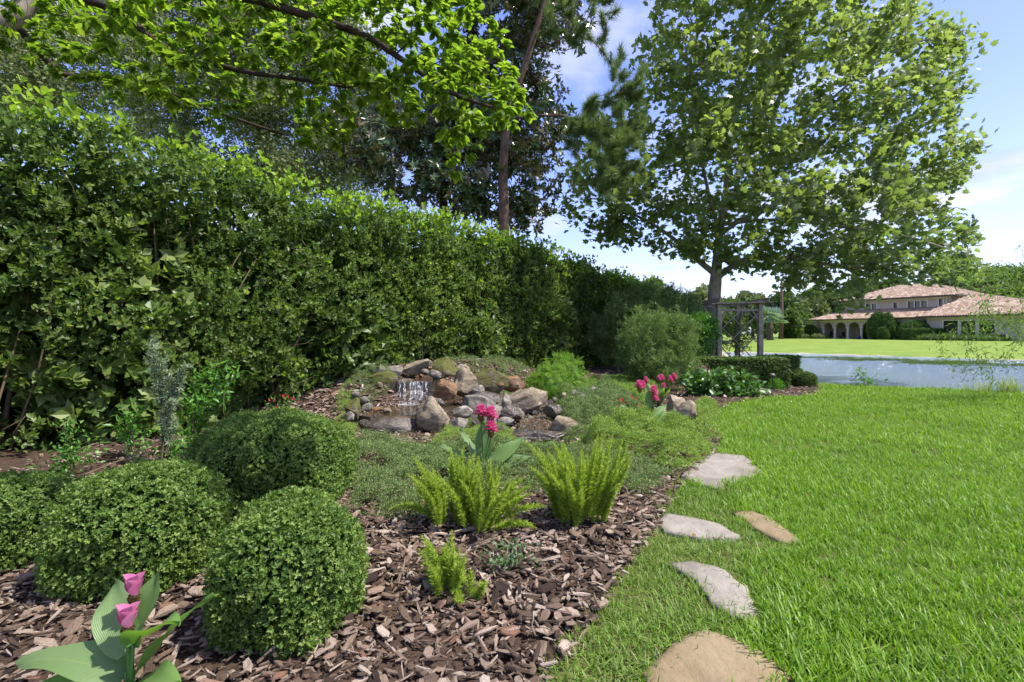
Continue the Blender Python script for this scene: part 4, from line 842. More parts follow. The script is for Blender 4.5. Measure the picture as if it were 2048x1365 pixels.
# ---------------------------------------------------------------- clipped mounds and shrubs
def mound(name, label, x, y, r, h, n, ls, m, group=None, cat='shrub', z0=None, shape=2.4, ry=1., rough=.05, thick=.10, lp='foliage', core=True, corem='dark_core', sq=0., rg=RG, outw=.5, up=(0, 0, .5)):
    z0 = gz((x, y)) if z0 is None else z0
    e = empty(name, (x, y, z0), label, cat, group)
    d = rdir(n, rg); d[:, 2] = np.abs(d[:, 2]) * 1.6 - .60; d = unit(d)
    k = (np.abs(d[:, 0]) ** shape + np.abs(d[:, 1]) ** shape + np.abs(d[:, 2]) ** shape) ** (-1 / shape)
    bl = 1 + rough * fbm(d[:, 0] * 3 + x * 5, d[:, 1] * 3 + d[:, 2] * 2.5, 1.4, 3, x) + rg.normal(size=n) * .012
    dep = np.where(rg.random(n) < .8, rg.gamma(1.5, thick * .28, n), rg.random(n) * thick * 2.2)
    q = d * (k * bl)[:, None]; P = q * np.array([r, r * ry, h * .62]) * (1 - dep / r)[:, None]; P[:, 2] += h * .38; ok = P[:, 2] > -.0
    P = P[ok]; d = d[ok]; dep = dep[ok]; P += np.array([x, y, z0]); n = len(P)
    ax = unit(d * outw + rdir(n, rg) * .75 + np.array(up)); L_ = np.ones(n)
    sz = np.asarray(ls[1]); Mm = frames(ax, unit(d + rdir(n, rg) * .6), sz * rg.uniform(.7, 1.2, n)); va = np.clip(rg.random(n) * .8 + .1, 0, 1)
    V, l, t, vr = comb(ls[0], rg.integers(0, len(ls[0]), n), Mm, P, va); link(lp, raw(lp, V, l, t, vr, False, m), None, e)
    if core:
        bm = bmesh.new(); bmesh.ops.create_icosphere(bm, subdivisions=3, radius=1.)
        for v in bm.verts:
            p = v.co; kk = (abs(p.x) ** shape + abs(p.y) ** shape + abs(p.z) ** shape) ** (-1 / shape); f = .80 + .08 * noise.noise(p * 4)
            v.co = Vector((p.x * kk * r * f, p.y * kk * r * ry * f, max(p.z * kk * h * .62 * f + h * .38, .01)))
        me = bpy.data.meshes.new('solid_core'); bm.to_mesh(me); bm.free(); link('solid_core', me, M[corem], e, (0, 0, 0))  # added solid core that stops see-through, no twigs modelled
    return e
rg = np.random.default_rng(51)
bw = [whorl(D6, 4, 1., .7, rg) for i in range(4)]
labs = ['small clipped boxwood mound cut off by the picture edge', 'wide clipped boxwood mound behind the pink ginger in the corner', 'largest clipped boxwood mound, nearest the waterfall', 'clipped boxwood mound nearest the bark mulch in front']
for (x_, y_, r_, h_), lb, nn in zip(BOXW, labs, (8500, 12500, 17000, 12500)):
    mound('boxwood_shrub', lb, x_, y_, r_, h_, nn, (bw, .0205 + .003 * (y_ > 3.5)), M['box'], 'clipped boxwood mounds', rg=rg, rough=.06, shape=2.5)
# ---------------------------------------------------------------- foxtail ferns
def plume(rg, Lp, bend, az, n=760):
    t = np.linspace(0, 1, 12); th = bend * .45 + bend * .75 * t ** 1.4 + .35 * np.sin(t * 5 + az) * t * .4; x = np.cumsum(np.sin(th)) / 12 * Lp; z = np.cumsum(np.cos(th)) / 12 * Lp
    c = np.stack([x * math.cos(az), x * math.sin(az), z], -1); u = rg.random(n) ** .85; i = np.minimum((u * 11).astype(int), 10); f = (u * 11 - i)[:, None]
    p = c[i] * (1 - f) + c[i + 1] * f; ax = unit(np.diff(c, axis=0))[i]; rad = unit(np.cross(ax, rdir(n, rg))); d = unit(rad + ax * .8)
    w_ = np.sin(np.pi * np.clip(u * .8 + .16, 0, 1)) ** .8 * .042 * (.8 + Lp * .5)
    nd_ = tcomb([T([(0, -.07, 0), (0, .07, 0), (1, 0, .05)], [(0, 1, 2)]), T([(0, 0, 0), (.5, .10, 0), (1, 0, 0), (.5, -.10, 0)], [(0, 1, 2, 3)])], rg.integers(0, 2, n), frames(d, rdir(n, rg), w_ * rg.uniform(.5, 1.25, n)), p, rg.random(n) * .7 + .2 * u)
    return tjoin([nd_, tube(c, np.linspace(.0035, .001, 12), 4, .1)])
def foxtail(x, y, H, specs, label, nn=760):
    e = empty('foxtail_fern', (x, y, gz((x, y))), label, 'fern', 'foxtail ferns in the bark mulch')
    for k, (dx, dy, L_, bend, az) in enumerate(specs):
        link('frond', tmesh('frond', plume(rg, L_, bend, az, nn), M['fern']), None, e, (dx, dy, 0))
rg = np.random.default_rng(52)
def fan(n, L0, L1, sp, spread, bias=0.):
    r = []
    for i in range(n):
        a = rg.uniform(0, 6.28); q = rg.random() ** .6; r.append((math.cos(a) * q * sp + bias * 0, math.sin(a) * q * sp, rg.uniform(L0, L1), spread * q * rg.uniform(.6, 1.3), a + rg.normal() * .3))
    return r
f1 = gp(902, 1062); foxtail(f1[0], f1[1], .5, fan(26, .36, .55, .11, .65) + [(-.06, 0, .42, 1.5, 3.3), (-.03, .03, .45, .9, 2.8)], 'yellow green foxtail fern with tail-like plumes, left of the large pair')
f2 = gp(962, 1070); foxtail(f2[0], f2[1], .5, fan(19, .36, .54, .10, .7) + [(.04, -.02, .46, 1.55, .1), (.05, -.04, .36, 1.75, -.25), (.03, .0, .45, 1.2, .4), (.04, 0, .42, 1.1, -.1), (.02, 0, .46, .9, .2)], 'foxtail fern with plumes arching right over the mulch')
f3 = gp(1162, 1048); foxtail(f3[0], f3[1], .5, fan(56, .38, .63, .19, .62), 'largest, most upright foxtail fern beside the stepping stones')
f4 = gp(898, 1195); foxtail(f4[0], f4[1], .3, fan(24, .17, .34, .09, .6), 'small foxtail fern low in the front mulch', 300)
f5 = gp(938, 1215); foxtail(f5[0], f5[1], .2, fan(6, .10, .17, .04, .9), 'tiny foxtail fern sprouts at the foot of the small fern', 220)
# ---------------------------------------------------------------- ginger lilies
def bigleaf(rg, L_, W_, arch, cup=.25, fold=0.):
    nx, ny = 14, 6; v, f, uv = [], [], []
    for i in range(nx + 1):
        t = i / nx; th = arch * t ** 1.3; px = sum(math.cos(arch * (k / nx) ** 1.3) for k in range(i)) / nx * L_; pz = -sum(math.sin(arch * (k / nx) ** 1.3) for k in range(i)) / nx * L_
        wd = W_ / 2 * (math.sin(math.pi * min(1, .04 + t * .96) ** .72)) ** .75 * (1 if t < .98 else .15)
        for j in range(ny + 1):
            s = j / ny * 2 - 1; yy = s * wd; zz = abs(s) ** 1.3 * wd * cup + .012 * math.sin(t * 9 + s * 2 + 1) * abs(s) ; v.append((px + zz * math.sin(th), yy, pz + zz * math.cos(th)))
            uv.append((t, j / ny))
    for i in range(nx):
        for j in range(ny): a = i * (ny + 1) + j; f.append((a, a + ny + 1, a + ny + 2, a + 1))
    me = tmesh('leaf', T(v, f), M['ginger'], True); ul = me.uv_layers.new(name='UVMap'); li = np.zeros(len(me.loops), np.int32); me.loops.foreach_get('vertex_index', li)
    ul.data.foreach_set('uv', np.array(uv, np.float32)[li].ravel()); return me
def petal(L_, W_, curl, k=8):
    v = []; f = []
    for i in range(k + 1):
        t = i / k; wd = W_ / 2 * math.sin(math.pi * (.12 + .86 * t) ** 1.0) ** .7 * (1 if i < k else .2); x = L_ * t * math.cos(curl * t); z = L_ * t * math.sin(curl * t)
        for j in (-1, -.5, 0, .5, 1): v.append((x, j * wd, z + abs(j) ** 2 * wd * .7))
    for i in range(k):
        for j in range(4): a = i * 5 + j; f.append((a, a + 5, a + 6, a + 1))
    return T(v, f)
def cone_flower(rg, H, W_, bud=False):
    """bracts spiralling up a cone: returns pink part and brown part."""
    pk, br = [], []; n = 6 if bud else 26
    for i in range(n):
        t = i / n; a = i * 2.399; z = H * (.40 * t if bud else .12 + .5 * t); e = (1.32 if bud else .15 + 1.15 * t); d = np.array([math.cos(a) * math.cos(e), math.sin(a) * math.cos(e), math.sin(e)])
        M_ = frames(d[None], np.array([[-math.cos(a), -math.sin(a), .5]]), np.array([1.]))[0]; q = petal(H * (.72 if bud else .46) * (1 - .2 * t), W_ * (.9 if bud else .36), -.16 if bud else -.12)
        q = tcomb([q], [0], [M_], [np.array([math.cos(a) * W_ * (.22 if bud else .10), math.sin(a) * W_ * (.22 if bud else .1), z + (H * .25 if bud else 0)])], [rg.random() * .8]); pk.append(q)
    for i in range(12 if bud else 18):
        t = i / 18; a = i * 2.399; d = np.array([math.cos(a) * .8, math.sin(a) * .8, .75]); M_ = frames(d[None], np.array([[-math.cos(a), -math.sin(a), .5]]))[0]
        br.append(tcomb([petal(H * .30, W_ * .5, .1)], [0], [M_], [np.array([math.cos(a) * W_ * .08, math.sin(a) * W_ * .08, -H * .30 + H * .6 * t])], [rg.random()]))
    return tjoin(pk), tjoin(br)
def ginger(pos, leaves, stems, label, bud=False, seed=0, pinkm='pink'):
    rg = np.random.default_rng(seed); e = empty('ginger_lily', tuple(pos), label, 'flower', 'pink flowering ginger lilies')
    for (az, el, L_, W_, arch, z0, roll) in leaves:
        o = link('leaf', bigleaf(rg, L_, W_, arch), None, e, (.015 * math.cos(az), .015 * math.sin(az), z0)); o.rotation_euler = (-roll, -el, az)
        link('leaf_stalk', tmesh('leaf_stalk', tube([(0, 0, -.02), (.012 * math.cos(az), .012 * math.sin(az), z0 + .02)], [.008, .006], 6), M['greenstem'], True), None, e, (0, 0, 0))
    for (x, y, z, H, W_) in stems:
        st = link('flower_stem', tmesh('flower_stem', tube(interp([(0, 0, 0), (x * .4, y * .4, z * .5), (x, y, z - H * .25)], 7), .006, 7), M['greenstem'], True), None, e, (0, 0, 0))
        pk, br = cone_flower(rg, H, W_, bud); link('flower', tmesh('flower', pk, M[pinkm], True), None, e, (x, y, z)); link('bracts', tmesh('bracts', br, M['bract'], True), None, e, (x, y, z))
    return e
G1 = np.array([-1.36, 1.72, 0]); G1[2] = gz(G1)
ginger(G1, [(2.55, .72, .32, .15, .5, .20, .75), (3.25, .50, .40, .145, .95, .12, .25), (3.5, .12, .36, .17, .5, .12, .15), (1.3, 1.25, .27, .13, .2, .22, .2), (-2.5, .45, .30, .14, .8, .09, -.3), (-.1, .75, .22, .15, .8, .24, .3), (-.5, .6, .30, .13, .6, .08, -.3), (3.7, .45, .34, .15, 1., .03, .1), (-1.4, .7, .25, .13, .9, .04, 0), (.55, .95, .34, .07, .5, .12, .4)],
       [(-.025, .05, .365, .09, .06), (.0, -.01, .285, .092, .066)], 'ginger lily with two soft pink buds and broad pale leaves in the near corner', True, 3, 'palepink')
G2 = gp(968, 960); G2[2] = gz(G2)
ginger(G2, [(3.0, .70, .50, .10, .55, .06, .35), (2.45, .95, .46, .10, .35, .08, .2), (1.75, 1.38, .38, .15, .12, .16, .2), (.30, .75, .50, .16, .30, .06, -.55), (.0, .50, .48, .16, .45, .05, -.4), (.45, .5, .42, .13, .7, .05, -.2), (3.35, .45, .44, .10, .7, .05, .25), (-1.9, .9, .20, .09, .6, .02, 0), (-.15, .3, .34, .11, .5, .04, -.2)],
       [(-.03, .02, .56, .14, .115), (.06, .0, .54, .15, .12), (.065, -.05, .43, .14, .11)], 'ginger lily with three hot pink flower cones in the middle of the bed', False, 4)
G3 = gp(1300, 862); G3[2] = gz(G3) + .03
ginger(G3, [(3.0, .70, .45, .085, .5, .08, .2), (1.8, 1.42, .42, .12, .1, .18, .1), (1.2, 1.25, .36, .11, .1, .12, .4), (.2, .6, .42, .12, .5, .05, -.3), (-.1, .4, .42, .12, .6, .04, -.1), (.5, .75, .42, .12, .5, .08, -.4), (2.7, .8, .34, .08, .4, .06, .0), (3.5, .8, .55, .06, .5, .03, .1), (-1., .5, .3, .09, .6, .02, 0)],
       [(-.13, .05, .52, .15, .12), (.06, .03, .45, .15, .11), (.07, .0, .36, .13, .1)], 'ginger lily with hot pink flowers on the ground cover mound by the split rock', False, 5)
G4 = gp(1318, 818); G4[2] = gz(G4)
g4s = [(rg.uniform(-.32, .30), rg.uniform(-.15, .15), rg.uniform(.36, .54), .12, .08) for _ in range(9)]
ginger(G4, [(a, rg.uniform(.9, 1.4), rg.uniform(.3, .45), .085, .3, rg.uniform(.03, .12), 0) for a in np.linspace(0, 6, 15)], g4s, 'dense clump of hot pink ginger lilies behind the split rock', False, 6)
# ---------------------------------------------------------------- juniper and other ground cover (stuff)
def jtuft(rg, n, L_, q=LEAF1):
    d = rdir(n, rg); d[:, 2] = np.abs(d[:, 2]); P = d * rg.uniform(.15, 1, (n, 1)) * np.array([1, 1, .7]) * L_
    return tcomb([q], np.zeros(n, int), frames(unit(d + rdir(n, rg) * .5), rdir(n, rg), rg.uniform(.25, .42, n) * L_), P, rg.random(n))
rg = np.random.default_rng(53)
jk = [tmesh('juniper_sprig', jtuft(rg, 34, 1.), M['juniper']) for _ in range(4)]; jb = [tmesh('bright_juniper_sprig', jtuft(rg, 34, 1.), M['juniperb']) for _ in range(4)]
def cover(name, poly, hgt, dens, s0, ms, label, edge=.25, z=0., holes=()):
    W2 = np.array([gp(a, b, z)[:2] for a, b in poly]); area = abs(sum(W2[i, 0] * W2[(i + 1) % len(W2), 1] - W2[(i + 1) % len(W2), 0] * W2[i, 1] for i in range(len(W2)))) / 2
    P = inpoly(W2, int(area * dens), rg); P += rg.normal(size=P.shape) * .02; d = pdist(P, W2)
    for h in holes: k = np.hypot(P[:, 0] - h[0], P[:, 1] - h[1]) > h[2]; P, d = P[k], d[k]
    prof = sstep(-.02, edge, d); lump = 1 + .55 * fbm(P[:, 0], P[:, 1], 5.5, 3, 2) + .35 * fbm(P[:, 0], P[:, 1], 17, 2, 6); hz = ground(P[:, 0], P[:, 1]) + hgt * prof * lump * np.where(rg.random(len(P)) < .75, 1, rg.random(len(P))) + .02
    sp = (fbm(P[:, 0], P[:, 1], 6, 2, 7) < .72); P, hz = P[sp], hz[sp]; n = len(P)
    scatter(name, np.column_stack([P, hz]), np.stack([rg.normal(size=n) * .3, rg.normal(size=n) * .3, rg.uniform(0, 6.28, n)], -1), s0 * rg.uniform(.7, 1.3, n), rg.integers(0, 4, n), ms, label)
cover('juniper_ground_cover', [(676, 925), (700, 893), (780, 893), (850, 905), (900, 905), (960, 890), (1040, 897), (1180, 905), (1300, 925), (1345, 955), (1290, 992), (1200, 985), (1120, 1000), (1050, 985), (960, 1010), (880, 1045), (800, 1052), (700, 1040)], .11, 900, .045, jk, 'dark green creeping juniper between boxwood and foxtail ferns')
cover('front_ground_cover', [(1150, 905), (1165, 875), (1250, 850), (1320, 856), (1400, 880), (1428, 905), (1400, 935), (1340, 955), (1290, 930), (1200, 925)], .2, 1000, .05, jb, 'bright green ground cover mound beside the pale flagstone', .3)
cover('mound_ground_cover', [(1120, 885), (1098, 850), (1092, 815), (1150, 800), (1230, 800), (1290, 815), (1280, 855), (1180, 888)], .26, 900, .05, jk, 'dark ground cover mound right of the stream', .35)
cover('feathery_ground_cover', [(1130, 800), (1165, 775), (1230, 762), (1300, 768), (1330, 790), (1280, 815), (1190, 805)], .16, 700, .06, jb, 'light feathery ground cover behind the mound', .3)
cover('edge_ground_cover', [(1385, 872), (1378, 830), (1395, 808), (1430, 806), (1440, 835), (1436, 870), (1425, 885)], .13, 420, .06, jb, 'light feathery tuft between split rock and lawn', .2)
cover('pool_edge_ground_cover', [(860, 895), (885, 868), (940, 855), (1000, 858), (1040, 880), (1035, 905), (940, 910)], .10, 1600, .026, jb, 'low bright ground cover around the pink ginger behind the pool', .12)
cover('bank_ground_cover', [(672, 830), (700, 815), (722, 835), (716, 880), (700, 905), (668, 890)], .10, 1500, .028, jb, 'ground cover at the left bank of the pool', .15)
cover('berm_moss', [(690, 835), (690, 780), (750, 775), (795, 812), (780, 822), (720, 838)], .14, 1500, .022, jk, 'moss and creeping weeds on the left berm of the waterfall', .2)
cover('berm_weeds', [(880, 760), (900, 725), (1000, 715), (1060, 740), (1040, 775), (960, 770)], .05, 130, .07, jk, 'sparse seedlings on the mulch above the boulders', .2, .3)
# grassy weeds at the pool edge
wd = [tmesh('weed_tuft', tuft(rg, 9, .20, .004, .8, .03, 4), M['grassdry']) for _ in range(3)]
P = inpoly([gp(a, b)[:2] for a, b in [(715, 905), (740, 880), (850, 885), (900, 900), (840, 915)]], 70, rg); P2 = inpoly([gp(a, b)[:2] for a, b in [(1000, 900), (1040, 890), (1120, 900), (1100, 925)]], 40, rg); P = np.concatenate([P, P2]); n = len(P)
scatter('pool_edge_weeds', np.column_stack([P, ground(P[:, 0], P[:, 1])]), np.stack([np.zeros(n), np.zeros(n), rg.uniform(0, 6, n)], -1), rg.uniform(.6, 1.3, n), rg.integers(0, 3, n), wd, 'thin grassy weeds along the pool edge')
# ---------------------------------------------------------------- stemmed plants
def stem_plant(name, label, px, py, tops, lf, L_, m, dens=40, sp=.04, cat='plant', z=0., stemr=.006, sm='stem', whn=0, from_=.15, upw=.5, rg=RG, side=0, group=None, base=None):
    b = gp(px, py, z) if base is None else np.array(base, float); b[2] = gz(b) if base is None else b[2]; e = empty(name, tuple(b), label, cat, group); Y = b[1]; qs, pp, dd = [], [], []
    for (tx, ty, *dy) in tops:
        t = at(tx, ty, Y + (dy[0] if dy else rg.normal() * .08)); mid = b * .45 + t * .55 + np.array([(b[0] - t[0]) * .25, 0, .0]); c = interp([b + rg.normal(size=3) * [.02, .02, 0], mid, t], 12); qs.append(tube(c, np.linspace(stemr, stemr * .35, 12), 5))
        n = int(dens * np.linalg.norm(t - b) * 1.); u = from_ + (1 - from_) * rg.random(n) ** .8; i = np.minimum((u * 11).astype(int), 10); f = (u * 11 - i)[:, None]; pp.append(c[i] * (1 - f) + c[i + 1] * f); dd.append(unit(np.diff(c, axis=0))[i])
        if side:
            for _ in range(side):
                q = c[rg.integers(4, 11)]; w_ = q + rdir(1, rg)[0] * rg.uniform(.3, 1) * sp * 3 + np.array([0, 0, sp]); qs.append(tube([q, w_], [stemr * .4, stemr * .2], 4)); nn = int(dens * .25); tt = rg.random((nn, 1)); pp.append(q * (1 - tt) + w_ * tt); dd.append(np.tile(unit(w_ - q), (nn, 1)))
    link('stems', tmesh('stems', tjoin(qs), M[sm], True), None, e); pp = np.concatenate(pp); dd = np.concatenate(dd)
    V, l, t, vr = place_leaves(pp, dd, lf, L_, rg, sp * .35, upw); link('foliage', raw('foliage', V, l, t, vr, False, M[m]), None, e); return e
rg = np.random.default_rng(54)
R1 = [LEAF]; RN = [leaf(.24, .1, .25, 2)]
wn = [whorl(NARROW, 9, 1., .6, rg) for _ in range(3)]
stem_plant('silver_shrub', 'tall gangly silver green shrub in front of the hedge', 328, 935, [(305, 680), (300, 705), (322, 720), (340, 740), (372, 728), (355, 760), (345, 800), (350, 840)], wn, .055, 'silver', 45, .05, 'shrub', stemr=.011, from_=.35, rg=rg)
stem_plant('glossy_shrub', 'leafy bright shrub with pointed leaves right of the silver shrub', 385, 905, [(400, 740), (430, 735), (460, 725), (445, 765), (470, 750), (380, 780), (415, 780), (450, 790), (430, 820), (370, 820)], [leaf(.34, .1, .3, 2)], .085, 'young', 75, .12, 'shrub', stemr=.007, from_=.25, rg=rg)
stem_plant('young_shrub', 'smaller pointed-leaf shrub left of the silver shrub', 268, 915, [(255, 815), (275, 812), (240, 840), (300, 850), (262, 860), (290, 880), (235, 870)], [leaf(.34, .1, .3, 2)], .09, 'young', 60, .10, 'shrub', stemr=.006, from_=.25, rg=rg)
stem_plant('rose_shrub', 'thin light green rose shrub before the left boxwoods', 140, 955, [(125, 845), (150, 850), (175, 905), (190, 915), (100, 920), (140, 900), (95, 935), (70, 955)], [LEAF2], .042, 'young', 75, .09, 'shrub', stemr=.004, from_=.2, rg=rg, side=2)
stem_plant('leafy_seedling', 'low leafy seedling between silver shrub and big boxwood', 345, 930, [(330, 880), (360, 870), (380, 890), (400, 900), (355, 905), (315, 900), (340, 860), (390, 875)], [leaf(.3, .1, .3, 2)], .085, 'young', 70, .10, 'plant', stemr=.004, from_=.1, rg=rg)
stem_plant('low_rose_shoot', 'creeping light green shoot on the left mulch', 80, 985, [(40, 945), (60, 935), (100, 960), (110, 945), (30, 960)], [LEAF2], .05, 'young', 60, .06, 'plant', stemr=.003, from_=.2, rg=rg)
stem_plant('small_clover_shoot', 'tiny green seedling in the shaded mulch by the rose', 270, 925, [(250, 900), (285, 895), (300, 915), (245, 920)], [LEAF2], .04, 'sage', 80, .06, 'plant', stemr=.003, from_=.1, rg=rg)
stem_plant('sage_green_plant', 'small bluish green plant in the mulch between the ferns', 1010, 1150, [(985, 1085), (1005, 1090), (1030, 1085), (1055, 1095), (960, 1110), (1075, 1110), (1090, 1135), (1100, 1128), (1040, 1110), (1000, 1120), (975, 1130), (1020, 1140), (1010, 1165)], [LEAF2], .03, 'sage', 150, .05, 'plant', stemr=.0025, from_=.1, rg=rg)
for k, (px, py, tops, lb) in enumerate([(535, 850, [(520, 828), (560, 818), (545, 800), (570, 792), (590, 798), (600, 824), (525, 832), (582, 830)], 'low plant dotted with small red flowers behind the big boxwood'),
                         (1262, 842, [(1240, 800), (1250, 806), (1262, 796), (1240, 812), (1275, 810)], 'low plant with small red flowers left of the pink ginger')]):
    e = stem_plant('red_flowering_plant', lb, px, py, tops, [LEAF2], .045, 'dark', 90, .09, 'flower', stemr=.003, from_=.1, rg=rg); Y = e.location.y
    for (tx, ty) in tops:
        for _ in range(4):
            qf = tcomb([petal(.018, .016, .3)], np.zeros(5, int), frames(np.stack([np.cos(np.arange(5) * 1.256), np.sin(np.arange(5) * 1.256), np.full(5, .3)], -1), np.tile([0, 0, 1.], (5, 1)), np.full(5, 1.)), np.zeros((5, 3)), rg.random(5))
            o = link('flower', tmesh('flower', qf, M['red']), None, e, tuple(at(tx, ty, Y) - np.array(e.location) + rg.normal(size=3) * [.035, .05, .02])); o.rotation_euler = (rg.uniform(.2, 1.3), 0, 0)
# soft fern mounds, fine shrub, dark broadleaf plant
def softf(rg):
    fr = []; c = np.stack([np.linspace(0, 1, 9), np.zeros(9), -.35 * np.linspace(0, 1, 9) ** 2], -1)
    for t in np.linspace(.1, 1, 13):
        for s in (1, -1):
            p = np.array([t, 0, -.35 * t * t]); d = np.array([.5, s * 1., -.1]); L_ = .30 * math.sin(math.pi * (t * .85 + .1)); fr.append((p, d, L_))
    q = tcomb([NARROW], np.zeros(len(fr), int), frames(np.array([f[1] for f in fr]), np.tile([0, 0, 1.], (len(fr), 1)), np.array([f[2] for f in fr])), np.array([f[0] for f in fr]), np.zeros(len(fr))); return tjoin([q, tube(c, .008, 3)])
sf = [softf(rg) for _ in range(2)]; z9 = gz(at(1100, 790, 9.2))
mound('soft_fern', 'feathery bright fern mound hanging over the pale boulder', *at(1102, 770, 9.2)[:2], .46, .66, 620, (sf, .17), M['softfern'], cat='fern', z0=z9 + .02, rg=rg, up=(0, 0, -.1), corem='softfern', shape=2)
mound('soft_fern', 'upper fern clump leaning against the hedge foot', *at(1125, 740, 10.2)[:2], .45, .75, 420, (sf, .17), M['softfern'], cat='fern', z0=gz(at(1125, 740, 10.2)) + .12, rg=rg, up=(0, 0, -.1), corem='softfern', shape=2)
fs = [tcomb([NARROW], np.zeros(14, int), frames(unit(rdir(14, rg) + [1., 0, 0]), rdir(14, rg), rg.uniform(.3, .5, 14)), np.stack([rg.uniform(-.4, .6, 14), rg.normal(size=14) * .12, rg.normal(size=14) * .12], -1), rg.uniform(-.3, .3, 14)) for _ in range(4)]
def bush(name, label, px, Y, poly, n, nt_, ts, L_, m, thick, cat='shrub', tr=.03, dl=.4, nl=2500, spread=.1, bm='stem', upw=.4, limb=.02, step=.2):
    b = at(px, 700, Y); b[2] = gz(b) - .03; c = np.mean(np.array(poly), 0); t1 = at(c[0] * .5 + px * .5, c[1], Y)
    return tree(name, label, interp([b, b * .5 + t1 * .5, t1], 8), np.linspace(tr, tr * .4, 8), crown_pts(poly, nt_, Y, thick, rg, 40), ts, L_, nl, spread, M[m], M[bm], step, rg, tip=.003, limb=limb, upw=upw, cat=cat, trk='stem', back=.2)
bush('fine_leaf_shrub', 'airy fine-leaved shrub between the hedge and the arbour', 1310, 11.6, [(1255, 740), (1240, 690), (1270, 640), (1310, 618), (1350, 622), (1385, 655), (1402, 700), (1390, 745), (1350, 775), (1290, 770)], 0, 170, fs, .16, 'fineshrub', .7, nl=3200, spread=.12, limb=.03)
bush('tall_fine_shrub', 'tall pale green shrub at the far end of the hedge', 1290, 15.5, [(1180, 700), (1190, 640), (1230, 590), (1290, 568), (1340, 572), (1385, 600), (1400, 640), (1420, 660), (1400, 710), (1250, 720)], 0, 260, fs, .24, 'fineshrub', 1.0, nl=6500, spread=.12, tr=.05, limb=.05)
bush('arbour_vine_shrub', 'bright leafy shrub pushing through the left side of the arbour', 1402, 14.7, [(1370, 650), (1385, 618), (1425, 628), (1440, 655), (1448, 680), (1420, 705), (1385, 712)], 0, 90, [LEAF2], .075, 'young', .35, nl=3600, spread=.07, limb=.03)
bush('arbour_inner_vine', 'leafy climber inside the arbour between its posts', 1480, 16.2, [(1442, 660), (1460, 630), (1500, 640), (1505, 690), (1500, 712), (1450, 712)], 0, 70, [LEAF2], .08, 'clip', .3, nl=800, spread=.08, limb=.03)
bush('dark_broadleaf_plant', 'dark green broad-leaved clump before the clipped hedge', 1450, 10.6, [(1372, 772), (1372, 756), (1395, 744), (1435, 742), (1480, 752), (1512, 770), (1535, 790), (1500, 800), (1420, 795)], 0, 130, [leaf(.55, .1, .3, 3)], .155, 'dark', .55, 'plant', nl=1150, spread=.09, upw=1.2, limb=.03)
e = empty('pink_flower_head', tuple(at(1408, 740, 11.2)), 'faint pink flower heads left of the dark broad-leaved clump', 'flower')
for k in range(7):
    o = link('flower', tmesh('flower', jtuft(rg, 26, .07, LEAF1), M['palepink']), None, e, (rg.normal() * .09, rg.normal() * .1, rg.normal() * .04))
link('flower_stem', tmesh('flower_stem', tjoin([tube([(0, 0, -.55), (rg.normal() * .08, 0, 0)], .004, 4) for _ in range(4)]), M['greenstem']), None, e, (0, 0, 0))
# clipped hedge before the arbour, round shrubs
def boxhedge(name, label, x0, x1, y0, y1, z0, z1, n, lf, L_, m, cat='hedge', rough=.03, corem='dark_core', group=None):
    e = empty(name, ((x0 + x1) / 2, (y0 + y1) / 2, z0), label, cat, group); c = np.array([(x0 + x1) / 2, (y0 + y1) / 2, (z0 + z1) / 2]); hs = np.array([x1 - x0, y1 - y0, z1 - z0]) / 2
    A = np.array([hs[1] * hs[2], hs[1] * hs[2], hs[0] * hs[2], hs[0] * hs[2], hs[0] * hs[1]]); fc = rg.choice(5, n, p=A / A.sum()); P = rg.uniform(-1, 1, (n, 3)); nr = np.array([(1, 0, 0), (-1, 0, 0), (0, 1, 0), (0, -1, 0), (0, 0, 1.)])[fc]
    for k in range(5): ax = k // 2; P[fc == k, ax] = 1 if k in (0, 2, 4) else -1
    Q = P * hs * 1.; rr = .12; ed = np.sum(np.maximum(np.abs(Q) - (hs - rr), 0) > 0, 1); Q = np.where((ed > 1)[:, None], Q * (1 - .06 * rg.random((n, 1))), Q)
    Q += nr * (rough * fbm(Q[:, 0] + Q[:, 1], Q[:, 2] * 2 + Q[:, 1], 3, 3) - rg.gamma(1.5, .02, n))[:, None] + rg.normal(size=(n, 3)) * .008
    V, l, t, vr = comb(lf, rg.integers(0, len(lf), n), frames(unit(nr * .7 + rdir(n, rg)), rdir(n, rg), L_ * rg.uniform(.7, 1.2, n)), Q + c, rg.random(n)); link('foliage', raw('foliage', V, l, t, vr, False, M[m]), None, e)
    link('solid_core', tmesh('solid_core', box((0, 0, hs[2] - .03), 2 * hs - .14), M[corem]), None, e, (0, 0, 0)); return e  # added solid box filling the hedge behind its leaves, no twigs modelled
h1 = [whorl(D6, 5, 1., .6, rg) for _ in range(3)]
boxhedge('clipped_hedge', 'low square-cut hedge in front of the lattice arbour', 5.0, 7.62, 13.2, 14.0, -.2, .64, 9500, h1, .045, 'clip')
boxhedge('clipped_hedge_return', 'short return of the square-cut hedge beside the lake', 7.55, 8.55, 14.3, 15.0, -.2, .64, 5000, h1, .045, 'clip')
mound('round_shrub', 'small round shrub at the lake side of the clipped hedge', *at(1588, 745, 14.4)[:2], .33, .5, 2500, (h1, .045), M['clip'], rg=rg)
mound('round_shrub', 'small round shrub nearest the lawn edge and lake', *at(1610, 765, 13.9)[:2], .30, .42, 2300, (h1, .045), M['clip'], rg=rg)
mound('light_tuft', 'pale green tuft beside the path lamp', *at(1552, 775, 12.2)[:2], .16, .3, 500, ([NARROW], .09), M['young'], cat='plant', rg=rg, core=False)
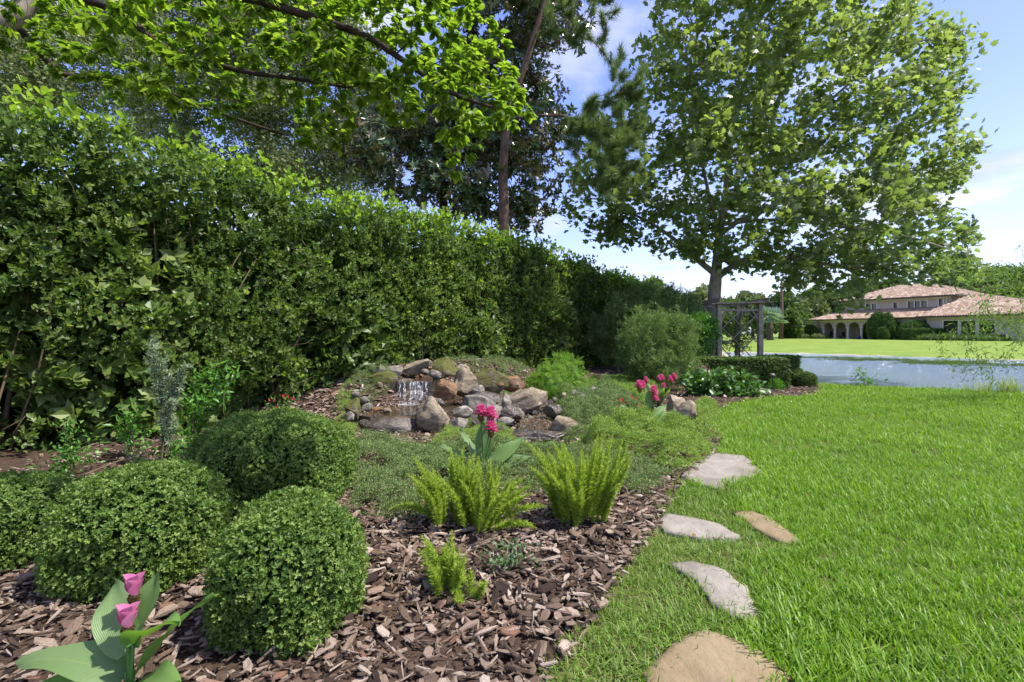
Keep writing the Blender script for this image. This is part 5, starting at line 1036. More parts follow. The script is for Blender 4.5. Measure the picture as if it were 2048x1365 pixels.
# ---------------------------------------------------------------- arbour
AB = empty('arbour', (7.05, 15.75, gz((7.05, 15.75))), 'weathered grey wooden lattice arbour at the foot of the big tree', 'arbour')
def part(name, q, m, par=AB, **kw): return link(name, tmesh(name, q, m), None, par, **kw)
X0, X1, Y0_, Y1_, zt, zb = 6.42, 7.70, 15.0, 16.5, 2.28, -.28
for x, y in ((X0, Y0_), (X1, Y0_), (X0, Y1_), (X1, Y1_)): part('post', box((x, y, (zt + .06 + zb) / 2), (.135, .135, zt + .06 - zb)), M['wood'])
part('beam', bar((X0 - .28, Y0_ - .09, zt - .05), (X1 + .30, Y0_ - .09, zt + .01), .04, .17), M['wood']); part('beam', bar((X0 - .1, Y0_ + .09, zt - .07), (X1 + .1, Y0_ + .09, zt - .03), .04, .15), M['wood'])
part('beam', bar((X0 - .28, Y1_ + .09, zt - .06), (X1 + .28, Y1_ + .09, zt - .02), .04, .17), M['wood'])
for x in (X0 - .1, X1 + .1): part('beam', bar((x, Y0_ - .35, zt + .06), (x, Y1_ + .35, zt + .03), .04, .13), M['wood'])
part('rail', box(((X0 + X1) / 2, Y0_, zt - .24), (X1 - X0 - .14, .04, .07)), M['wood']); part('rail', box(((X0 + X1) / 2, Y0_, .28), (X1 - X0 - .14, .04, .07)), M['wood']); part('rail', box((X0, (Y0_ + Y1_) / 2, .2), (.04, Y1_ - Y0_ - .14, .07)), M['wood'])
for x, s in ((X0, 1), (X1, -1)): part('brace', bar((x + s * .06, Y0_ + .03, zt - .55), (x + s * .30, Y0_ + .03, zt - .12), .05, .06), M['wood']) ; part('brace', bar((x, Y1_ - .05, zt - .75), (x, Y1_ - .38, zt - .12), .05, .09), M['wood'])
def lattice(a, b, z0, z1, ax):
    W_ = b - a; H_ = z1 - z0; st = .64
    for sgn, off in ((1, .0), (-1, .022)):
        for c in np.arange(-H_ - st, W_ + H_ + st, st):
            pts = []
            u0, u1 = 0, W_; s_ = sgn; f = lambda u: (u - c) * s_ if s_ > 0 else H_ - (u - c)
            lo = max(u0, c); hi = min(u1, c + H_)
            if hi - lo < .12: continue
            za, zb_ = (z0 + (lo - c), z0 + (hi - c)) if s_ > 0 else (z1 - (lo - c), z1 - (hi - c))
            if ax == 'x': p, q = (a + lo, Y0_ - .02 + off, za), (a + hi, Y0_ - .02 + off, zb_)
            else: p, q = (X0 - .01 + off, a + lo, za), (X0 - .01 + off, a + hi, zb_)
            part('lattice_slat', bar(p, q, .018 if ax == 'x' else .045, .045 if ax == 'x' else .018), M['wood'])
lattice(X0 + .07, X1 - .07, .24, zt - .2, 'x'); lattice(Y0_ + .07, Y1_ - .07, .2, zt - .9, 'y')
# ---------------------------------------------------------------- small fittings
p0 = at(1544.5, 752, 12.0); g0 = gz(p0)
e = empty('path_lamp', (p0[0], p0[1], g0), 'round black path lamp on a thin stake before the clipped hedge', 'lamp')
link('stake', tmesh('stake', tube([(0, 0, 0), (0, 0, p0[2] - g0)], .012, 8), M['black']), None, e, (0, 0, 0))
link('lamp_head', tmesh('lamp_head', tube([(0, 0, -.03), (0, 0, -.02), (0, 0, .02), (0, 0, .05), (0, 0, .065)], [.02, .065, .07, .05, .015], 14), M['bronze'], True), None, e, (0, 0, p0[2] - g0))
p0 = at(910, 896, 5.45); e = empty('bronze_spot_lamp', tuple(p0), 'round ribbed bronze lamp lying in the ground cover', 'lamp'); e.rotation_euler = (0, 0, 0)
dsk = [(math.cos(a) * r_ * .098, -.02 - dz, math.sin(a) * r_ * .088) for r_, dz in ((0, .022), (.6, .016), (1, 0)) for a in np.linspace(0, 6.283, 20, endpoint=False)]
f_ = [(i, (i + 1) % 20, 20 + (i + 1) % 20, 20 + i) for i in range(20)] + [(20 + i, 20 + (i + 1) % 20, 40 + (i + 1) % 20, 40 + i) for i in range(20)]
bk = [(math.cos(a) * .098, -.02, math.sin(a) * .088) for a in np.linspace(0, 6.283, 20, endpoint=False)] + [(math.cos(a) * .05, .07, math.sin(a) * .045 - .02) for a in np.linspace(0, 6.283, 20, endpoint=False)]
o = link('shade', tmesh('shade', tjoin([T(dsk, f_), T(bk, [(i, (i + 1) % 20, 20 + (i + 1) % 20, 20 + i) for i in range(20)] + [tuple(range(20, 40))])]), M['bronze'], True), None, e, (0, 0, 0)); o.rotation_euler = (R(-20), 0, 0)
for a in (1.25, 1.75, .2): o = link('rib', tmesh('rib', tube([(math.cos(a) * .095, -.030, math.sin(a) * .085), (0, -.046, 0), (-math.cos(a) * .5 * .095, -.038, -math.sin(a) * .5 * .085)], .0025, 5), M['black']), None, e, (0, 0, 0)); o.rotation_euler = (R(-20), 0, 0)
pa, pb, pc = at(690, 783, 8.0), at(724, 781, 7.9), at(725, 769, 7.9); e = empty('plastic_pipe', tuple(pa), 'cream plastic pipe with an elbow on the left berm', 'pipe')
link('tube', tmesh('tube', tube([pa, pb], .014, 10), M['pvc'], True), None, e); link('riser', tmesh('riser', tube([pb, pc], .014, 10), M['pvc'], True), None, e); link('elbow', tmesh('elbow', tube([pb - [.03, 0, 0], pb, pb + [0, 0, .03]], .019, 10), M['pvc'], True), None, e)
# fallen sticks on the shaded mulch
for k, (a, b_, c) in enumerate([((200, 968), (250, 975), (330, 982)), ((170, 960), (240, 935), (275, 925)), ((215, 955), (260, 968), (320, 960)), ((620, 935), (670, 905), (690, 890)), ((1000, 855), (960, 860), (930, 868))][:3]):
    q = [gp(*a), gp(*b_), gp(*c)]
    for i_, p in enumerate(q): p[2] = gz(p) + .05 + .02 * i_
    link('fallen_stick', tmesh('fallen_stick', tube(interp(q, 8), np.linspace(.010, .005, 8), 6), M['stem'], True), label=['longest pale stick lying on the left mulch', 'pale stick slanting up towards the hedge foot', 'short pale stick crossing the longest one'][k], cat='stick', group='fallen sticks')
# ---------------------------------------------------------------- house across the lake
rg = np.random.default_rng(71)
HA = np.array([48.6, 78.0]); hu = np.array([.40, -.917]); hv_ = np.array([.917, .40]); HZ = .33
def hp(s, t, z): q = HA + hu * s + hv_ * t; return np.array([q[0], q[1], z])
def s_px(px, t):      # position along the facade seen at image column px
    k = (px - CX) / F; a = HA + hv_ * t; return (k * a[1] - a[0]) / (hu[0] - k * hu[1])
def z_py(py, s, t): return EYE + (HY - py) / F * (HA + hu * s + hv_ * t)[1]
HAX = np.stack([[hu[0], hu[1], 0], [hv_[0], hv_[1], 0], [0, 0, 1.]], -1)
def hbox(s0, s1, t0, t1, z0, z1):
    return box(hp((s0 + s1) / 2, (t0 + t1) / 2, (z0 + z1) / 2), (abs(s1 - s0), abs(t1 - t0), z1 - z0), ax=HAX)
hs = empty('house', tuple(hp(12, 4, HZ)), 'two-storey pink stucco villa with terracotta roofs and an arcade across the lake', 'house')
def hpart(name, q, m, par=hs, sm=False, **kw): return link(name, tmesh(name, q, m, sm), None, par, **kw)
S1, S2, EV, UE = 16.5, 31.0, 3.38, 6.25
def wallholes(s0, s1, t, z0, z1, holes, th=.25):
    """a wall with real rectangular openings, as strips."""
    qs = []; xs = sorted({s0, s1, *[h[0] for h in holes], *[h[1] for h in holes]})
    for a, b in zip(xs[:-1], xs[1:]):
        hh = sorted([h for h in holes if h[0] <= a + 1e-6 and h[1] >= b - 1e-6], key=lambda h: h[2]); z = z0
        for h in hh:
            if h[2] > z + 1e-3: qs.append(hbox(a, b, t, t + th, z, h[2]))
            z = h[3]
        if z < z1 - 1e-3: qs.append(hbox(a, b, t, t + th, z, z1))
    return tjoin(qs)
def window(s0, s1, t, z0, z1, npan, par=hs, curt=False):
    e = hpart('window', hbox(s0, s1, t + .16, t + .20, z0, z1), M['glass'], par)
    qs = [hbox(s0 - .13, s0, t - .05, t + .14, z0 - .13, z1 + .13), hbox(s1, s1 + .13, t - .05, t + .14, z0 - .13, z1 + .13), hbox(s0, s1, t - .05, t + .14, z1, z1 + .13), hbox(s0, s1, t - .07, t + .14, z0 - .13, z0)]
    for k in range(1, npan): c = s0 + (s1 - s0) * k / npan; qs.append(hbox(c - .07, c + .07, t + .0, t + .14, z0, z1))
    f = link('frame', tmesh('frame', tjoin(qs), M['trim']), None, e); f.location = (0, 0, 0); return e
def winlist(L_, t):
    r = []
    for (a, b, y0, y1, n) in L_:
        sa, sb = s_px(a, t), s_px(b, t); sm = (sa + sb) / 2; r.append((sa, sb, z_py(y1, sm, t), z_py(y0, sm, t), n))
    return r
# upper storey
T2 = 3.6; UW = winlist([(1732, 1753, 608, 622, 2), (1787, 1795, 605.5, 620, 1), (1816, 1854, 602.5, 621, 3), (1878, 1886, 598, 612, 1)], T2)
SU0, SU1 = s_px(1691, T2), s_px(1903, T2)
hpart('upper_wall', wallholes(SU0, SU1, T2, 3.6, UE, [w_[:4] for w_ in UW]), M['stucco'])
hpart('upper_wall', tjoin([hbox(SU0, SU0 + .25, T2 + .25, T2 + 9, 3.6, UE), hbox(SU1 - .25, SU1, T2 + .25, T2 + 9, 3.0, UE), hbox(SU0, SU1, T2 + 9, T2 + 9.25, .3, UE), hbox(SU0 + .3, SU1 - .3, T2 + .6, T2 + .7, 3.6, UE - .1)]), M['stucco'])
for w_ in UW: window(w_[0], w_[1], T2, w_[2], w_[3], w_[4])
hpart('drainpipe', hbox(SU1 - .5, SU1 - .4, T2 - .12, T2 - .02, 4.6, UE), M['trim'])
# arcade, with round arches cut through the wall
AW = .28; cols_ = [1627, 1645.5, 1670, 1694.5, 1721, 1751, 1779, 1789]; arc = [(1647, 1665), (1671, 1692), (1697, 1719), (1725, 1746), (1752, 1775), (1785, 1807)]
S0 = s_px(1640, 0); Aq = []; zs = 2.10
prev = S0; ztop = EV - .12
for a, b in arc:
    sa, sb = s_px(a, 0), s_px(b, 0); c = (sa + sb) / 2; r_ = (sb - sa) / 2; Aq.append(hbox(prev, sa, 0, AW, zs, ztop)); n = 12; g = [math.pi * (1 - i / n) for i in range(n + 1)]
    rz = min(r_, .75)
    v = []; 
    for tt in (0, AW):
        for k in g: v.append(hp(c + r_ * math.cos(k), tt, zs + rz * math.sin(k))); v.append(hp(c + r_ * math.cos(k), tt, ztop))
    m_ = 2 * (n + 1); f = []
    for i in range(n): f += [(2 * i, 2 * i + 2, 2 * i + 3, 2 * i + 1), (m_ + 2 * i, m_ + 2 * i + 1, m_ + 2 * i + 3, m_ + 2 * i + 2), (2 * i, m_ + 2 * i, m_ + 2 * i + 2, 2 * i + 2)]
    Aq.append(T(v, f)); prev = sb
SE = s_px(1853, 0); GW = winlist([(1833, 1852, 641, 668, 2)], 0); Aq.append(hbox(prev, GW[0][0] - .02, 0, AW, zs, ztop))
Aq.append(hbox(prev, prev + .25, 0, AW, HZ, zs)); Aq.append(hbox(s_px(1815, 0), GW[0][0] - .02, 0.005, AW - .005, HZ, zs)); Aq.append(hbox(GW[0][0] - .02, SE, 0, AW, GW[0][3], ztop)); Aq.append(hbox(GW[0][0] - .02, SE, 0, AW, HZ, GW[0][2]))
hpart('arcade_wall', tjoin(Aq), M['stucco']); window(*GW[0][:2], 0, *GW[0][2:])
for px in (1645.5, 1668.5, 1694.5, 1722, 1749, 1780, 1811):
    s_ = s_px(px, 0)
    cq = [tube([hp(s_, AW / 2, HZ), hp(s_, AW / 2, zs - .1)], .16, 10), hbox(s_ - .24, s_ + .24, -.06, AW + .06, zs - .14, zs - .003), hbox(s_ - .22, s_ + .22, -.05, AW + .05, HZ - .1, HZ + .15)]
    hpart('column', tjoin(cq), M['trim'], sm=False)
hpart('end_wall', tjoin([hbox(s_px(1628, 1.5), s_px(1641, 1.5), 1.5, 1.75, HZ - .1, ztop), hbox(S0 - .02, S0 + .22, .3, 3.4, HZ - .1, ztop)]), M['stucco'])
hpart('loggia_wall', hbox(S0, SE, 3.3, 3.5, HZ - .1, ztop + .3), M['stucco']); hpart('loggia_floor', hbox(S0 - 1, SE, -.8, 3.3, HZ - .3, HZ), M['trim'])
for (a, b, kind) in ((1648, 1656, 'glass'), (1680, 1690, 'curtain'), (1700, 1709, 'curtain'), (1726, 1735, 'glass'), (1738, 1746, 'curtain'), (1758, 1772, 'glass'), (1790, 1806, 'glass')):
    hpart('door', hbox(s_px(a, 3.2), s_px(b, 3.2), 3.2, 3.26, HZ, 2.35), M[kind])
# right wing
RT = -.9; RW = winlist([(1887, 1916, 642, 671, 1), (1922, 1951, 642, 671, 1), (1958, 1990, 641, 670, 1)], RT); R0 = s_px(1854, RT); R1_ = 29.0
hpart('wing_wall', wallholes(R0, R1_, RT, HZ - .1, EV - .02, [w_[:4] for w_ in RW]), M['stucco'])
hpart('wing_wall', tjoin([hbox(R0, R0 + .25, RT + .25, 8, HZ - .1, EV - .02), hbox(R1_ - .25, R1_, RT + .25, 8, HZ - .1, EV - .02), hbox(R0 + .3, R1_ - .3, RT + .7, RT + .8, HZ, EV - .1)]), M['stucco'])
for w_ in RW: window(w_[0], w_[1], RT, w_[2], w_[3], w_[4])
hpart('cornice', tjoin([hbox(R0 - .06, R1_ + .06, RT - .08, RT - .003, EV - .3, EV - .06)]), M['trim']); hpart('cornice', hbox(S0 - .1, R0 - .1, -.07, -.003, EV - .4, EV - .16), M['trim']); hpart('cornice', hbox(SU0, SU1, T2 - .10, T2 - .003, UE - .3, UE - .06), M['trim'])
# roofs: sheets with barrel tiles laid over them one by one
tl = T([(0, -.5, 0), (0, -.28, .32), (0, .28, .32), (0, .5, 0), (1.15, -.5, .06), (1.15, -.28, .38), (1.15, .28, .38), (1.15, .5, .06)], [(0, 1, 5, 4), (1, 2, 6, 5), (2, 3, 7, 6), (4, 5, 6, 7)])
def roof(faces, name='roof'):
    sh = T(np.concatenate([np.array(f) for f in faces]), [tuple(range(sum(len(q) for q in faces[:i]), sum(len(q) for q in faces[:i + 1]))) for i in range(len(faces))])
    r_ = hpart(name, sh, M['tile']); Ps, Ms_ = [], []
    for f in faces:
        f = np.array(f, float); o = f[0]; u = unit(f[1] - f[0]); nrm = unit(np.cross(f[1] - f[0], f[-1] - f[0])); nrm = nrm * np.sign(nrm[2]); dn = np.cross(u, nrm); dn = dn if dn[2] < 0 else -dn
        q2 = np.stack([(f - o) @ u, (f - o) @ dn], -1); lo, hi = q2.min(0), q2.max(0); gs, gd = np.meshgrid(np.arange(lo[0] + .14, hi[0], .28), np.arange(lo[1], hi[1] - .05, .40)); G = np.stack([gs.ravel(), gd.ravel() ], -1)
        G = G[pdist(G + [0, .2], q2) > -.02]; Ps.append(o + G[:, :1] * u + G[:, 1:] * dn + nrm * .015); Ms_.append(np.tile(np.stack([dn * .42, np.cross(nrm, dn) * .27, nrm * .27], -1), (len(G), 1, 1)))
    Pp = np.concatenate(Ps); Mm = np.concatenate(Ms_); V, l, t, vr = comb([tl], np.zeros(len(Pp), int), Mm, Pp, rg.random(len(Pp))); w0 = r_.parent.location
    o = link('roof_tiles', raw('roof_tiles', V - np.array(w0), l, t, vr, False, M['tile']), None, r_, (0, 0, 0)); o['kind'] = 'stuff'
    o.location = -Vector(r_.location) - Vector(w0) + Vector(w0) if False else (0, 0, 0)
    o.data.transform(Matrix.Translation(Vector(w0))); return r_
e0, e1, tb0, tb1 = SU0 - .8, SU1 + .9, T2 - .9, T2 + 9.9; rz_ = 8.45; ra, rb = s_px(1795, 8) , s_px(1862, 8)
roof([[hp(e0, tb0, UE), hp(e1, tb0, UE), hp(rb, 8, rz_), hp(ra, 8, rz_)], [hp(e1, tb0, UE), hp(e1, tb1, UE), hp(rb, 8, rz_)], [hp(e0, tb1, UE), hp(e0, tb0, UE), hp(ra, 8, rz_)], [hp(e1, tb1, UE), hp(e0, tb1, UE), hp(ra, 8, rz_), hp(rb, 8, rz_)]])
l0, l1 = s_px(1619, -.7), R0 + .4
roof([[hp(l0, -.8, EV), hp(l1, -.8, EV), hp(l1, T2 - .01, 4.75), hp(SU0 - .05, T2 - .01, 4.75)], [hp(l0, 8, EV), hp(l0, -.8, EV), hp(SU0 - .05, T2, 4.75)]])
w0_, w1_ = R0 - .8, R1_ + .8; mt_ = 4.2; k0, k1 = s_px(1935, 4.2), s_px(1975, 4.2)
roof([[hp(w0_, RT - .8, EV), hp(w1_, RT - .8, EV), hp(k1, mt_, 6.1), hp(k0, mt_, 6.1)], [hp(w1_, RT - .8, EV), hp(w1_, 9.2, EV), hp(k1, mt_, 6.1)], [hp(w0_, 9.2, EV), hp(w0_, RT - .8, EV), hp(k0, mt_, 6.1)]])
hpart('gutter', hbox(e0, e1, tb0 - .12, tb0, UE - .16, UE + .02), M['gutter']); hpart('gutter', hbox(e1, e1 + .12, tb0, tb1, UE - .16, UE + .02), M['gutter']); hpart('gutter', hbox(e0 - .12, e0, tb0, tb1, UE - .16, UE + .02), M['gutter'])
hpart('gutter', hbox(l0, w0_, -.92, -.8, EV - .16, EV + .02), M['gutter']); hpart('gutter', hbox(w0_, w1_, RT - .92, RT - .8, EV - .16, EV + .02), M['gutter']); hpart('gutter', hbox(w0_ - .12, w0_, RT - .8, 2, EV - .16, EV + .02), M['gutter'])
hpart('soffit', hbox(e0, e1, tb0, T2, UE - .06, UE - .02), M['trim']); hpart('soffit', hbox(l0, w0_, -.8, 0, EV - .08, EV - .03), M['trim']); hpart('soffit', hbox(w0_, w1_, RT - .8, RT, EV - .05, EV - .025), M['trim'])
# patio chairs and pots
for px, tt, lb in ((1683, .9, 'dark patio chair under the second arch of the arcade'), (1659, 1.2, 'dark patio chair under the first arch of the arcade')):
    s_ = s_px(px, tt); c = hp(s_, tt, HZ); e = empty('patio_chair', tuple(c), lb, 'chair', 'patio chairs in the arcade')
    pl = lambda nm, q: link(nm, tmesh(nm, q, M['black']), None, e, (0, 0, 0))
    pl('seat', box((0, 0, .42), (.6, .6, .08))); pl('backrest', box((.28, 0, .75), (.07, .6, .62)))
    for a, b in ((-.26, -.26), (.26, -.26), (-.26, .26), (.26, .26)): pl('leg', box((a, b, .19), (.06, .06, .38)))
for px, tt, mk, lb in ((1717, -.3, 'blue', 'blue pot beside the third arch'), (1745, -.3, 'blue', 'blue pot left of the big conical bush'), (1796, -.6, 'blue', 'blue pot under the right-hand arch'), (1819, -1.6, 'palm', 'pale green pot before the clipped shrub'), (1930, -2.2, 'trim', 'white pot under the wing windows')):
    c = hp(s_px(px, tt), tt, HZ); link('pot', tmesh('pot', tube([(0, 0, 0), (0, 0, .1), (0, 0, .4), (0, 0, .5)], [.12, .2, .24, .2], 10), M[mk], True), loc=tuple(c), label=lb, cat='pot')
# ---------------------------------------------------------------- far shrubs, palm and trees
ft_ = [tcomb([T([(0, -.5, 0), (1, -.4, .1), (1, .5, 0), (0, .4, .1)], [(0, 1, 2, 3)])], np.zeros(4, int), frames(rdir(4, rg), rdir(4, rg), rg.uniform(.5, .9, 4)), rg.normal(size=(4, 3)) * .5, rg.uniform(-.2, .2, 4)) for _ in range(4)]
def fshrub(label, px, t, r, h, n=1500, m='topiary', name='topiary_shrub', shape=2.3, L_=.13, s=None):
    p = hp(s_px(px, t), t, 0); z = float(ground(p[0], p[1])) - .05; return mound(name, label, p[0], p[1], r, h, n, (ft_, L_), M[m], z0=z, rg=rg, shape=shape, rough=.05, thick=.25, corem='topiary', cat='shrub')
fshrub('round dark topiary ball at the left of the villa', 1583, -3.0, 1.65, 3.0, 2600)
fshrub('taller rounded shrub behind the topiary ball', 1613, 4.5, 1.7, 3.6, 1800, 'far')
fshrub('low round bush against the end wall of the villa', 1619, -.2, 1.25, 2.2, 1500); fshrub('small dark round bush at the arcade corner', 1632, -.8, .7, 1.7, 900)
fshrub('large conical double bush before the fourth arch', 1757, -1.8, 1.45, 4.0, 2600, shape=1.7); fshrub('right lobe of the conical bushes before the arcade', 1775, -1.7, 1.15, 3.8, 1800, shape=1.7); fshrub('small cone bush in front of the conical bushes', 1766, -3.2, .75, 1.9, 1100, shape=1.6)
fshrub('rounded bush above the rectangular clipped hedge', 1829, -1.6, 1.7, 2.6, 2000)
q = hp(s_px(1848, -2.6), -2.6, 0); 
boxhedge('far_clipped_hedge', 'rectangular clipped hedge in front of the villa wing', q[0] - 2.2, q[0] + 2.2, q[1] - .6, q[1] + .6, float(ground(q[0], q[1])) - .1, 1.75, 3000, ft_, .12, 'topiary', corem='topiary', rough=.06)
for px, tt, lb, r_ in ((1604, -2.4, 'low grey green ground shrub left of the arcade', 1.2), (1640, -2., 'low spreading shrub at the arcade foot', 1.1), (1858, -3., 'low edging bush along the wing wall', 1.6), (1890, -3, 'low edging bush below the first wing window', 1.4), (1900, -3, 'flat bush right of the low edging bushes', 1.3), (1975, -2.6, 'bush cluster under the last wing window', 1.8), (1940, -2.4, 'leafy bush beside the white pot', 1.0)):
    fshrub(lb, px, tt, r_, .8, 700, 'farl' if 'grey' in lb or 'spreading' in lb else 'far', 'low_bush')
# silver fan palm
p = at(1540, 668, 66); p[2] = float(ground(p[0], p[1])); e = empty('fan_palm', tuple(p), 'silver blue fan palm with a short rough trunk at the lawn edge', 'palm')
link('trunk', tmesh('trunk', tube([(0, 0, 0), (0, 0, .6), (0, 0, 1.4), (0, 0, 2.3)], [.45, .38, .5, .3], 10), M['bark'], False), None, e, (0, 0, 0))
fan_ = T([(0, 0, 0)] + [((1 if i % 2 else .72) * math.cos(R(-100 + i * 10)), (1 if i % 2 else .72) * math.sin(R(-100 + i * 10)), -.05 * (i % 2) + .1 * abs(math.sin(R(-100 + i * 10)))) for i in range(21)], [(0, i + 1, i + 2) for i in range(20)])
for k in range(26):
    el = rg.uniform(-.1, 1.35); az = k * 2.4; d = np.array([math.cos(az) * math.cos(el), math.sin(az) * math.cos(el), math.sin(el)]); c = d * rg.uniform(1.0, 1.3)
    V, l, t, vr = comb([fan_], [0], frames(d[None], unit(np.array([[-d[0] * .5, -d[1] * .5, 1.]]) + rg.normal(size=(1, 3)) * .3), np.array([1.15])), c[None], [rg.random()])
    link('palm_leaf', raw('palm_leaf', V, l, t, vr, False, M['palm']), None, e, (0, 0, 2.4)); link('leaf_stalk', tmesh('leaf_stalk', tube([(0, 0, 0), tuple(c)], .03, 4), M['palm']), None, e, (0, 0, 2.4))
# far trees: uneven crowns of leaf clumps on a trunk with limbs
FT = [(1300, 80, 560, 60, 'far', 'dark tree glimpsed over the end of the hedge'), (1395, 60, 575, 52, 'farl', 'pale tree seen left of the big trunk'), (1470, 60, 590, 62, 'far', 'rounded tree seen through the arbour'), (1505, 50, 588, 85, 'farl', 'pale green tree behind the fan palm'),
      (1560, 55, 590, 78, 'far', 'dark tree behind the topiary ball'), (1606, 48, 582, 92, 'farl', 'silvery green tree left behind the villa roof'), (1650, 60, 566, 100, 'far', 'tall tree behind the villa left end'), (1712, 60, 556, 104, 'farl', 'pale tree just behind the upper villa roof'), (1778, 65, 560, 106, 'far', 'tree behind the middle of the villa roof'),
      (1842, 60, 556, 104, 'far', 'tree right behind the ridge of the villa'), (1905, 65, 540, 98, 'farl', 'broad pale tree rising right of the ridge'), (1962, 60, 532, 92, 'far', 'tall tree above the wing roof'), (2020, 65, 520, 86, 'farl', 'tall tree above the right end of the wing'), (2095, 80, 505, 82, 'far', 'outermost tree right of the villa'), (2200, 90, 510, 80, 'farl', 'tree beyond the picture right of the villa'),
      (1880, 60, 575, 84, 'farl', 'lower leafy tree between the two villa roofs'), (1960, 60, 572, 82, 'farl', 'low spreading tree behind the wing roof'), (2060, 70, 560, 74, 'far', 'leafy tree beside the right end of the wing'), (1440, 45, 622, 58, 'far', 'low tree on the far lawn seen through the lattice'), (1530, 50, 625, 76, 'far', 'low dark tree behind the fan palm trunk'), (1590, 40, 620, 88, 'far', 'low dark tree between palm and villa'), (2330, 100, 520, 80, 'far', 'tree far right beyond the picture')]
for (px, hw_, top_, Y, mk, lb) in FT:
    b = at(px, 665, Y); b[2] = float(ground(b[0], b[1])); tz = EYE + (HY - top_) / F * Y; rx = hw_ / F * Y; H_ = tz - b[2]; e = empty('far_tree', tuple(b), lb, 'tree', 'trees on the far side of the lake')
    link('trunk', tmesh('trunk', tjoin([tube([(0, 0, -.2), (rg.normal() * .2, 0, H_ * .3), (rg.normal() * .4, 0, H_ * .75)], [.35, .28, .1], 7)] + [tube([(0, 0, H_ * .25 + k), (math.cos(a_) * rx * .6, math.sin(a_) * rx * .4, H_ * .55 + k * .6)], [.16, .04], 5) for k, a_ in enumerate((.3, 2.2, 3.6, 5.2))]), M['bark'], True), None, e, (0, 0, 0))
    nb = 26; bc = rdir(nb, rg) * rg.uniform(.35, .95, (nb, 1)) * np.array([rx * .85, rx * .7, H_ * .40]); bc[:, 2] += H_ * .56; br_ = rg.uniform(.22, .42, nb) * min(rx, H_ * .5)
    n = 2000; k = rg.integers(0, nb, n); d = rdir(n, rg); d[:, 2] = np.where(d[:, 2] < -.3, -d[:, 2], d[:, 2]); P = bc[k] + d * (br_[k] * rg.uniform(.75, 1.08, n))[:, None]; P[:, 2] = np.maximum(P[:, 2], .2)
    V, l, t, vr = comb(ft_, rg.integers(0, 4, n), frames(unit(d + rdir(n, rg)), rdir(n, rg), rg.uniform(.34, .64, n) * (.6 + .4 * Y / 90)), P, np.clip(rg.random(n) * .5 + (rg.random(nb) * .45)[k], 0, 1))
    link('foliage', raw('foliage', V, l, t, vr, False, M[mk]), None, e, (0, 0, 0))
pp_ = at(1562, 668, 72); zb_ = float(ground(pp_[0], pp_[1])); e = empty('bare_pine_trunk', (pp_[0], pp_[1], zb_), 'straight brown pine trunk right of the fan palm', 'tree')
link('trunk', tmesh('trunk', tube([(0, 0, 0), (.1, 0, 3), (.1, 0, 9)], [.33, .28, .15], 8), M['barkpine'], True), None, e, (0, 0, 0))
# ---------------------------------------------------------------- weeping tree at the right, reeds and algae
rg = np.random.default_rng(81); YW = 9.5
wb = at(2230, 780, YW); wb[2] = -.2; WT = interp([wb, at(2210, 640, YW), at(2190, 520, YW), at(2200, 400, YW)], 12)
wtg = np.array([at(a, b, YW + rg.normal() * .8) for a, b in inpoly([(1850, 540), (1865, 522), (1920, 520), (1990, 530), (2060, 500), (2160, 500), (2160, 700), (2060, 690), (1990, 680), (1950, 670), (1925, 650), (1950, 630), (1990, 600), (1940, 560)], 130, rg)] + [at(a, b, YW + rg.normal() * .5) for a, b in [(1880, 700), (1905, 725), (1930, 690), (1960, 700), (1985, 735), (1992, 760), (2010, 715), (2150, 470), (2200, 440), (2260, 420), (2320, 480), (2300, 560), (2250, 500), (2380, 620), (2350, 540), (2030, 740), (1990, 790), (1868, 690), (1920, 745)]])
wn2 = [NARROW, leaf(.16, .1, .3, 2)]
tree('weeping_tree', 'wispy narrow-leaved tree drooping in from the lake edge', WT, np.linspace(.10, .03, 12), wtg, wn2, .10, 4800, .09, M['willow'], M['stem'], .16, rg, droop=.22, tip=.003, back=.15, upw=.3, dropz=-.5, limb=.02)
rk = [tmesh('reed_tuft', tuft(rg, 18, .55, .010, .5, .06, 4), M['reed']) for _ in range(3)]
def reeds(label, px, py, n, sc_, spread, z=-.3, m=None):
    b = gp(px, py, z); e = empty('reed_clump', (b[0], b[1], gz(b)), label, 'reeds', 'reed clumps on the lake bank'); P = np.column_stack([rg.normal(size=n) * spread, rg.normal(size=n) * spread * .4, np.zeros(n)]); q = [tuft(rg, 14, .5, .011, .5, .05, 4) for _ in range(3)]
    for i in range(n): P[i, 2] = gz((b[0] + P[i, 0], b[1] + P[i, 1])) - gz(b)
    a = rg.uniform(0, 6.28, n); Mz = np.stack([np.stack([np.cos(a), -np.sin(a), a * 0], -1), np.stack([np.sin(a), np.cos(a), a * 0], -1), np.tile([0, 0, 1.], (n, 1))], 1) * (sc_ * rg.uniform(.6, 1.2, n))[:, None, None]
    V, l, t, vr = comb(q, rg.integers(0, 3, n), Mz, P, rg.random(n)); link('blades', raw('blades', V, l, t, vr, False, M['reed']), None, e, (0, 0, 0))
reeds('largest arching reed clump at the right end of the bank', 2010, 800, 26, 1.0, .35); reeds('reed clump behind the largest one', 2040, 790, 14, 1.0, .3); reeds('short reeds left of the largest clump', 1930, 793, 12, .65, .3)
reeds('thin yellowish reeds along the middle of the bank', 1880, 787, 10, .6, .25); reeds('short brownish reeds by the pale stones of the bank', 1840, 785, 9, .5, .25); reeds('low weeds right of the light bank sapling', 1765, 776, 6, .4, .2); reeds('sparse grass left of the light bank sapling', 1680, 776, 8, .4, .25)
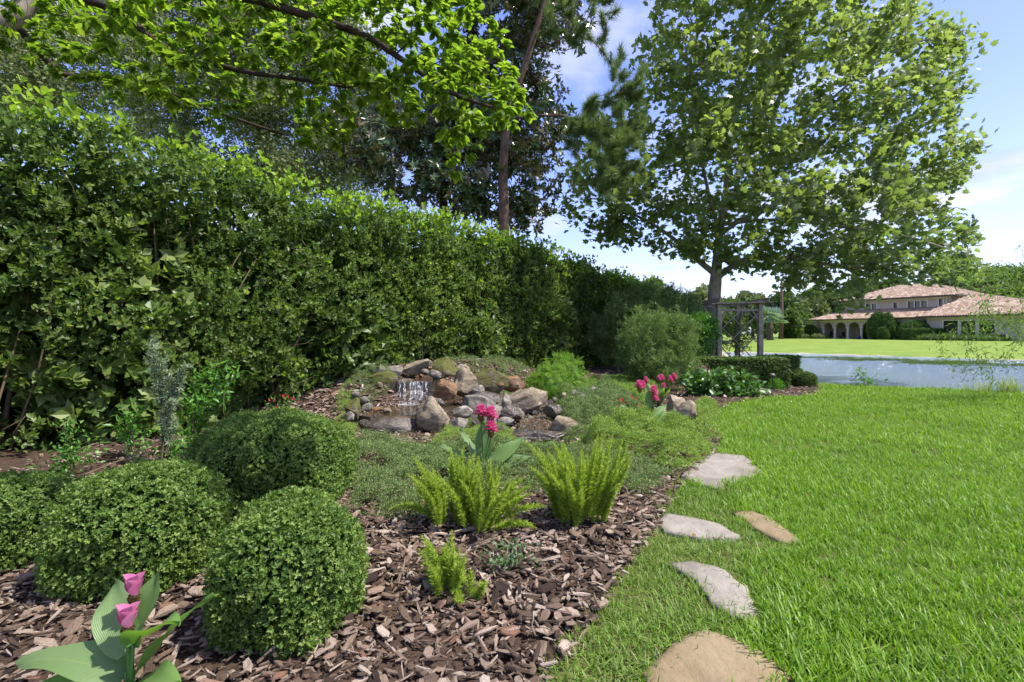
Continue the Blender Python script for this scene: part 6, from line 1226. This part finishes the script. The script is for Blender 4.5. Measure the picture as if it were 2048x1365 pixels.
stem_plant('bank_sapling', 'light green sapling standing on the lake bank', 1728, 779, [(1712, 745), (1722, 738), (1735, 742), (1750, 752), (1700, 762), (1765, 762), (1690, 768), (1740, 756)], [LEAF2], .11, 'young', 22, .16, 'plant', stemr=.006, from_=.2, rg=rg, base=(gp(1728, 779, -.25)[0], gp(1728, 779, -.25)[1], -.3))
for k, (px, py, sx, lb) in enumerate([(1855, 781, .5, 'long pale flat stone on the lake bank'), (1820, 782, .28, 'smaller pale stone on the lake bank'), (1965, 788, .35, 'pale stone beside the largest reed clump')]):
    b = gp(px, py, -.4); me = rock(np.random.default_rng(90 + k), (sx, sx * .5, .13), 6, 3); me.materials.append(M['rockt']); link('bank_stone', me, loc=(b[0], b[1] + .2, gz(b) + .06), label=lb, cat='rock')
# floating weed along the far shore
al = [tmesh('floating_weed', jtuft(rg, 26, 1., LEAF1), M['far']) for _ in range(3)]
P = []
for (a, b) in [((1640, 716), 1), ((1700, 719), 1), ((1800, 724), 1), ((1900, 727), 1), ((2050, 730), 1), ((2200, 734), 1), ((2500, 745), 1)]: P.append(gp(*a, -.6)[:2])
P = np.array(P); n = 5200; u = rg.random(n) * (len(P) - 1); i = u.astype(int); f = (u - i)[:, None]; Q = P[i] * (1 - f) + P[i + 1] * f; Q[:, 1] += rg.normal(size=n) * 1.3 * np.clip(u / 1.5, .15, 1); Q[:, 0] += rg.normal(size=n) * 1.2; Q = Q[(pdist(Q, LAKE) > .3) & (fbm(Q[:, 0] * .35, Q[:, 1], 1.5, 3, 4) > .0)]; n = len(Q)
scatter('floating_weed', np.column_stack([Q, np.full(n, -.60)]), np.stack([np.zeros(n), np.zeros(n), rg.uniform(0, 6, n)], -1), rg.uniform(.08, .2, n), rg.integers(0, 3, n), al, 'green floating weed in a band along the far shore')
# understory behind the hedge so that gaps show leaves
rg = np.random.default_rng(91)
for k, (s_, lb) in enumerate([(-2, 'dark shrub behind the near end of the tall hedge'), (1.5, 'second dark shrub behind the tall hedge'), (5, 'third dark shrub behind the tall hedge, by the cascade'), (8.5, 'fourth dark shrub behind the tall hedge'), (12.5, 'fifth dark shrub behind the tall hedge'), (17, 'last dark shrub behind the tall hedge')]):
    c = hw(np.array([s_]), np.array([-2.6]))[0]; mound('backing_shrub', lb, c[0], c[1], 2.3, 3.45, 2400, ([whorl(D6, 7, 1., .5, rg)], .2), M['hedge'], 'shrubs behind the tall hedge', rg=rg, z0=-.1, thick=.4, shape=3)
for o in list(SC.objects):
    if o.type == 'MESH' and o.name.split('.')[0] in ('branches', 'twigs', 'stems', 'blades'): o['kind'] = 'stuff'
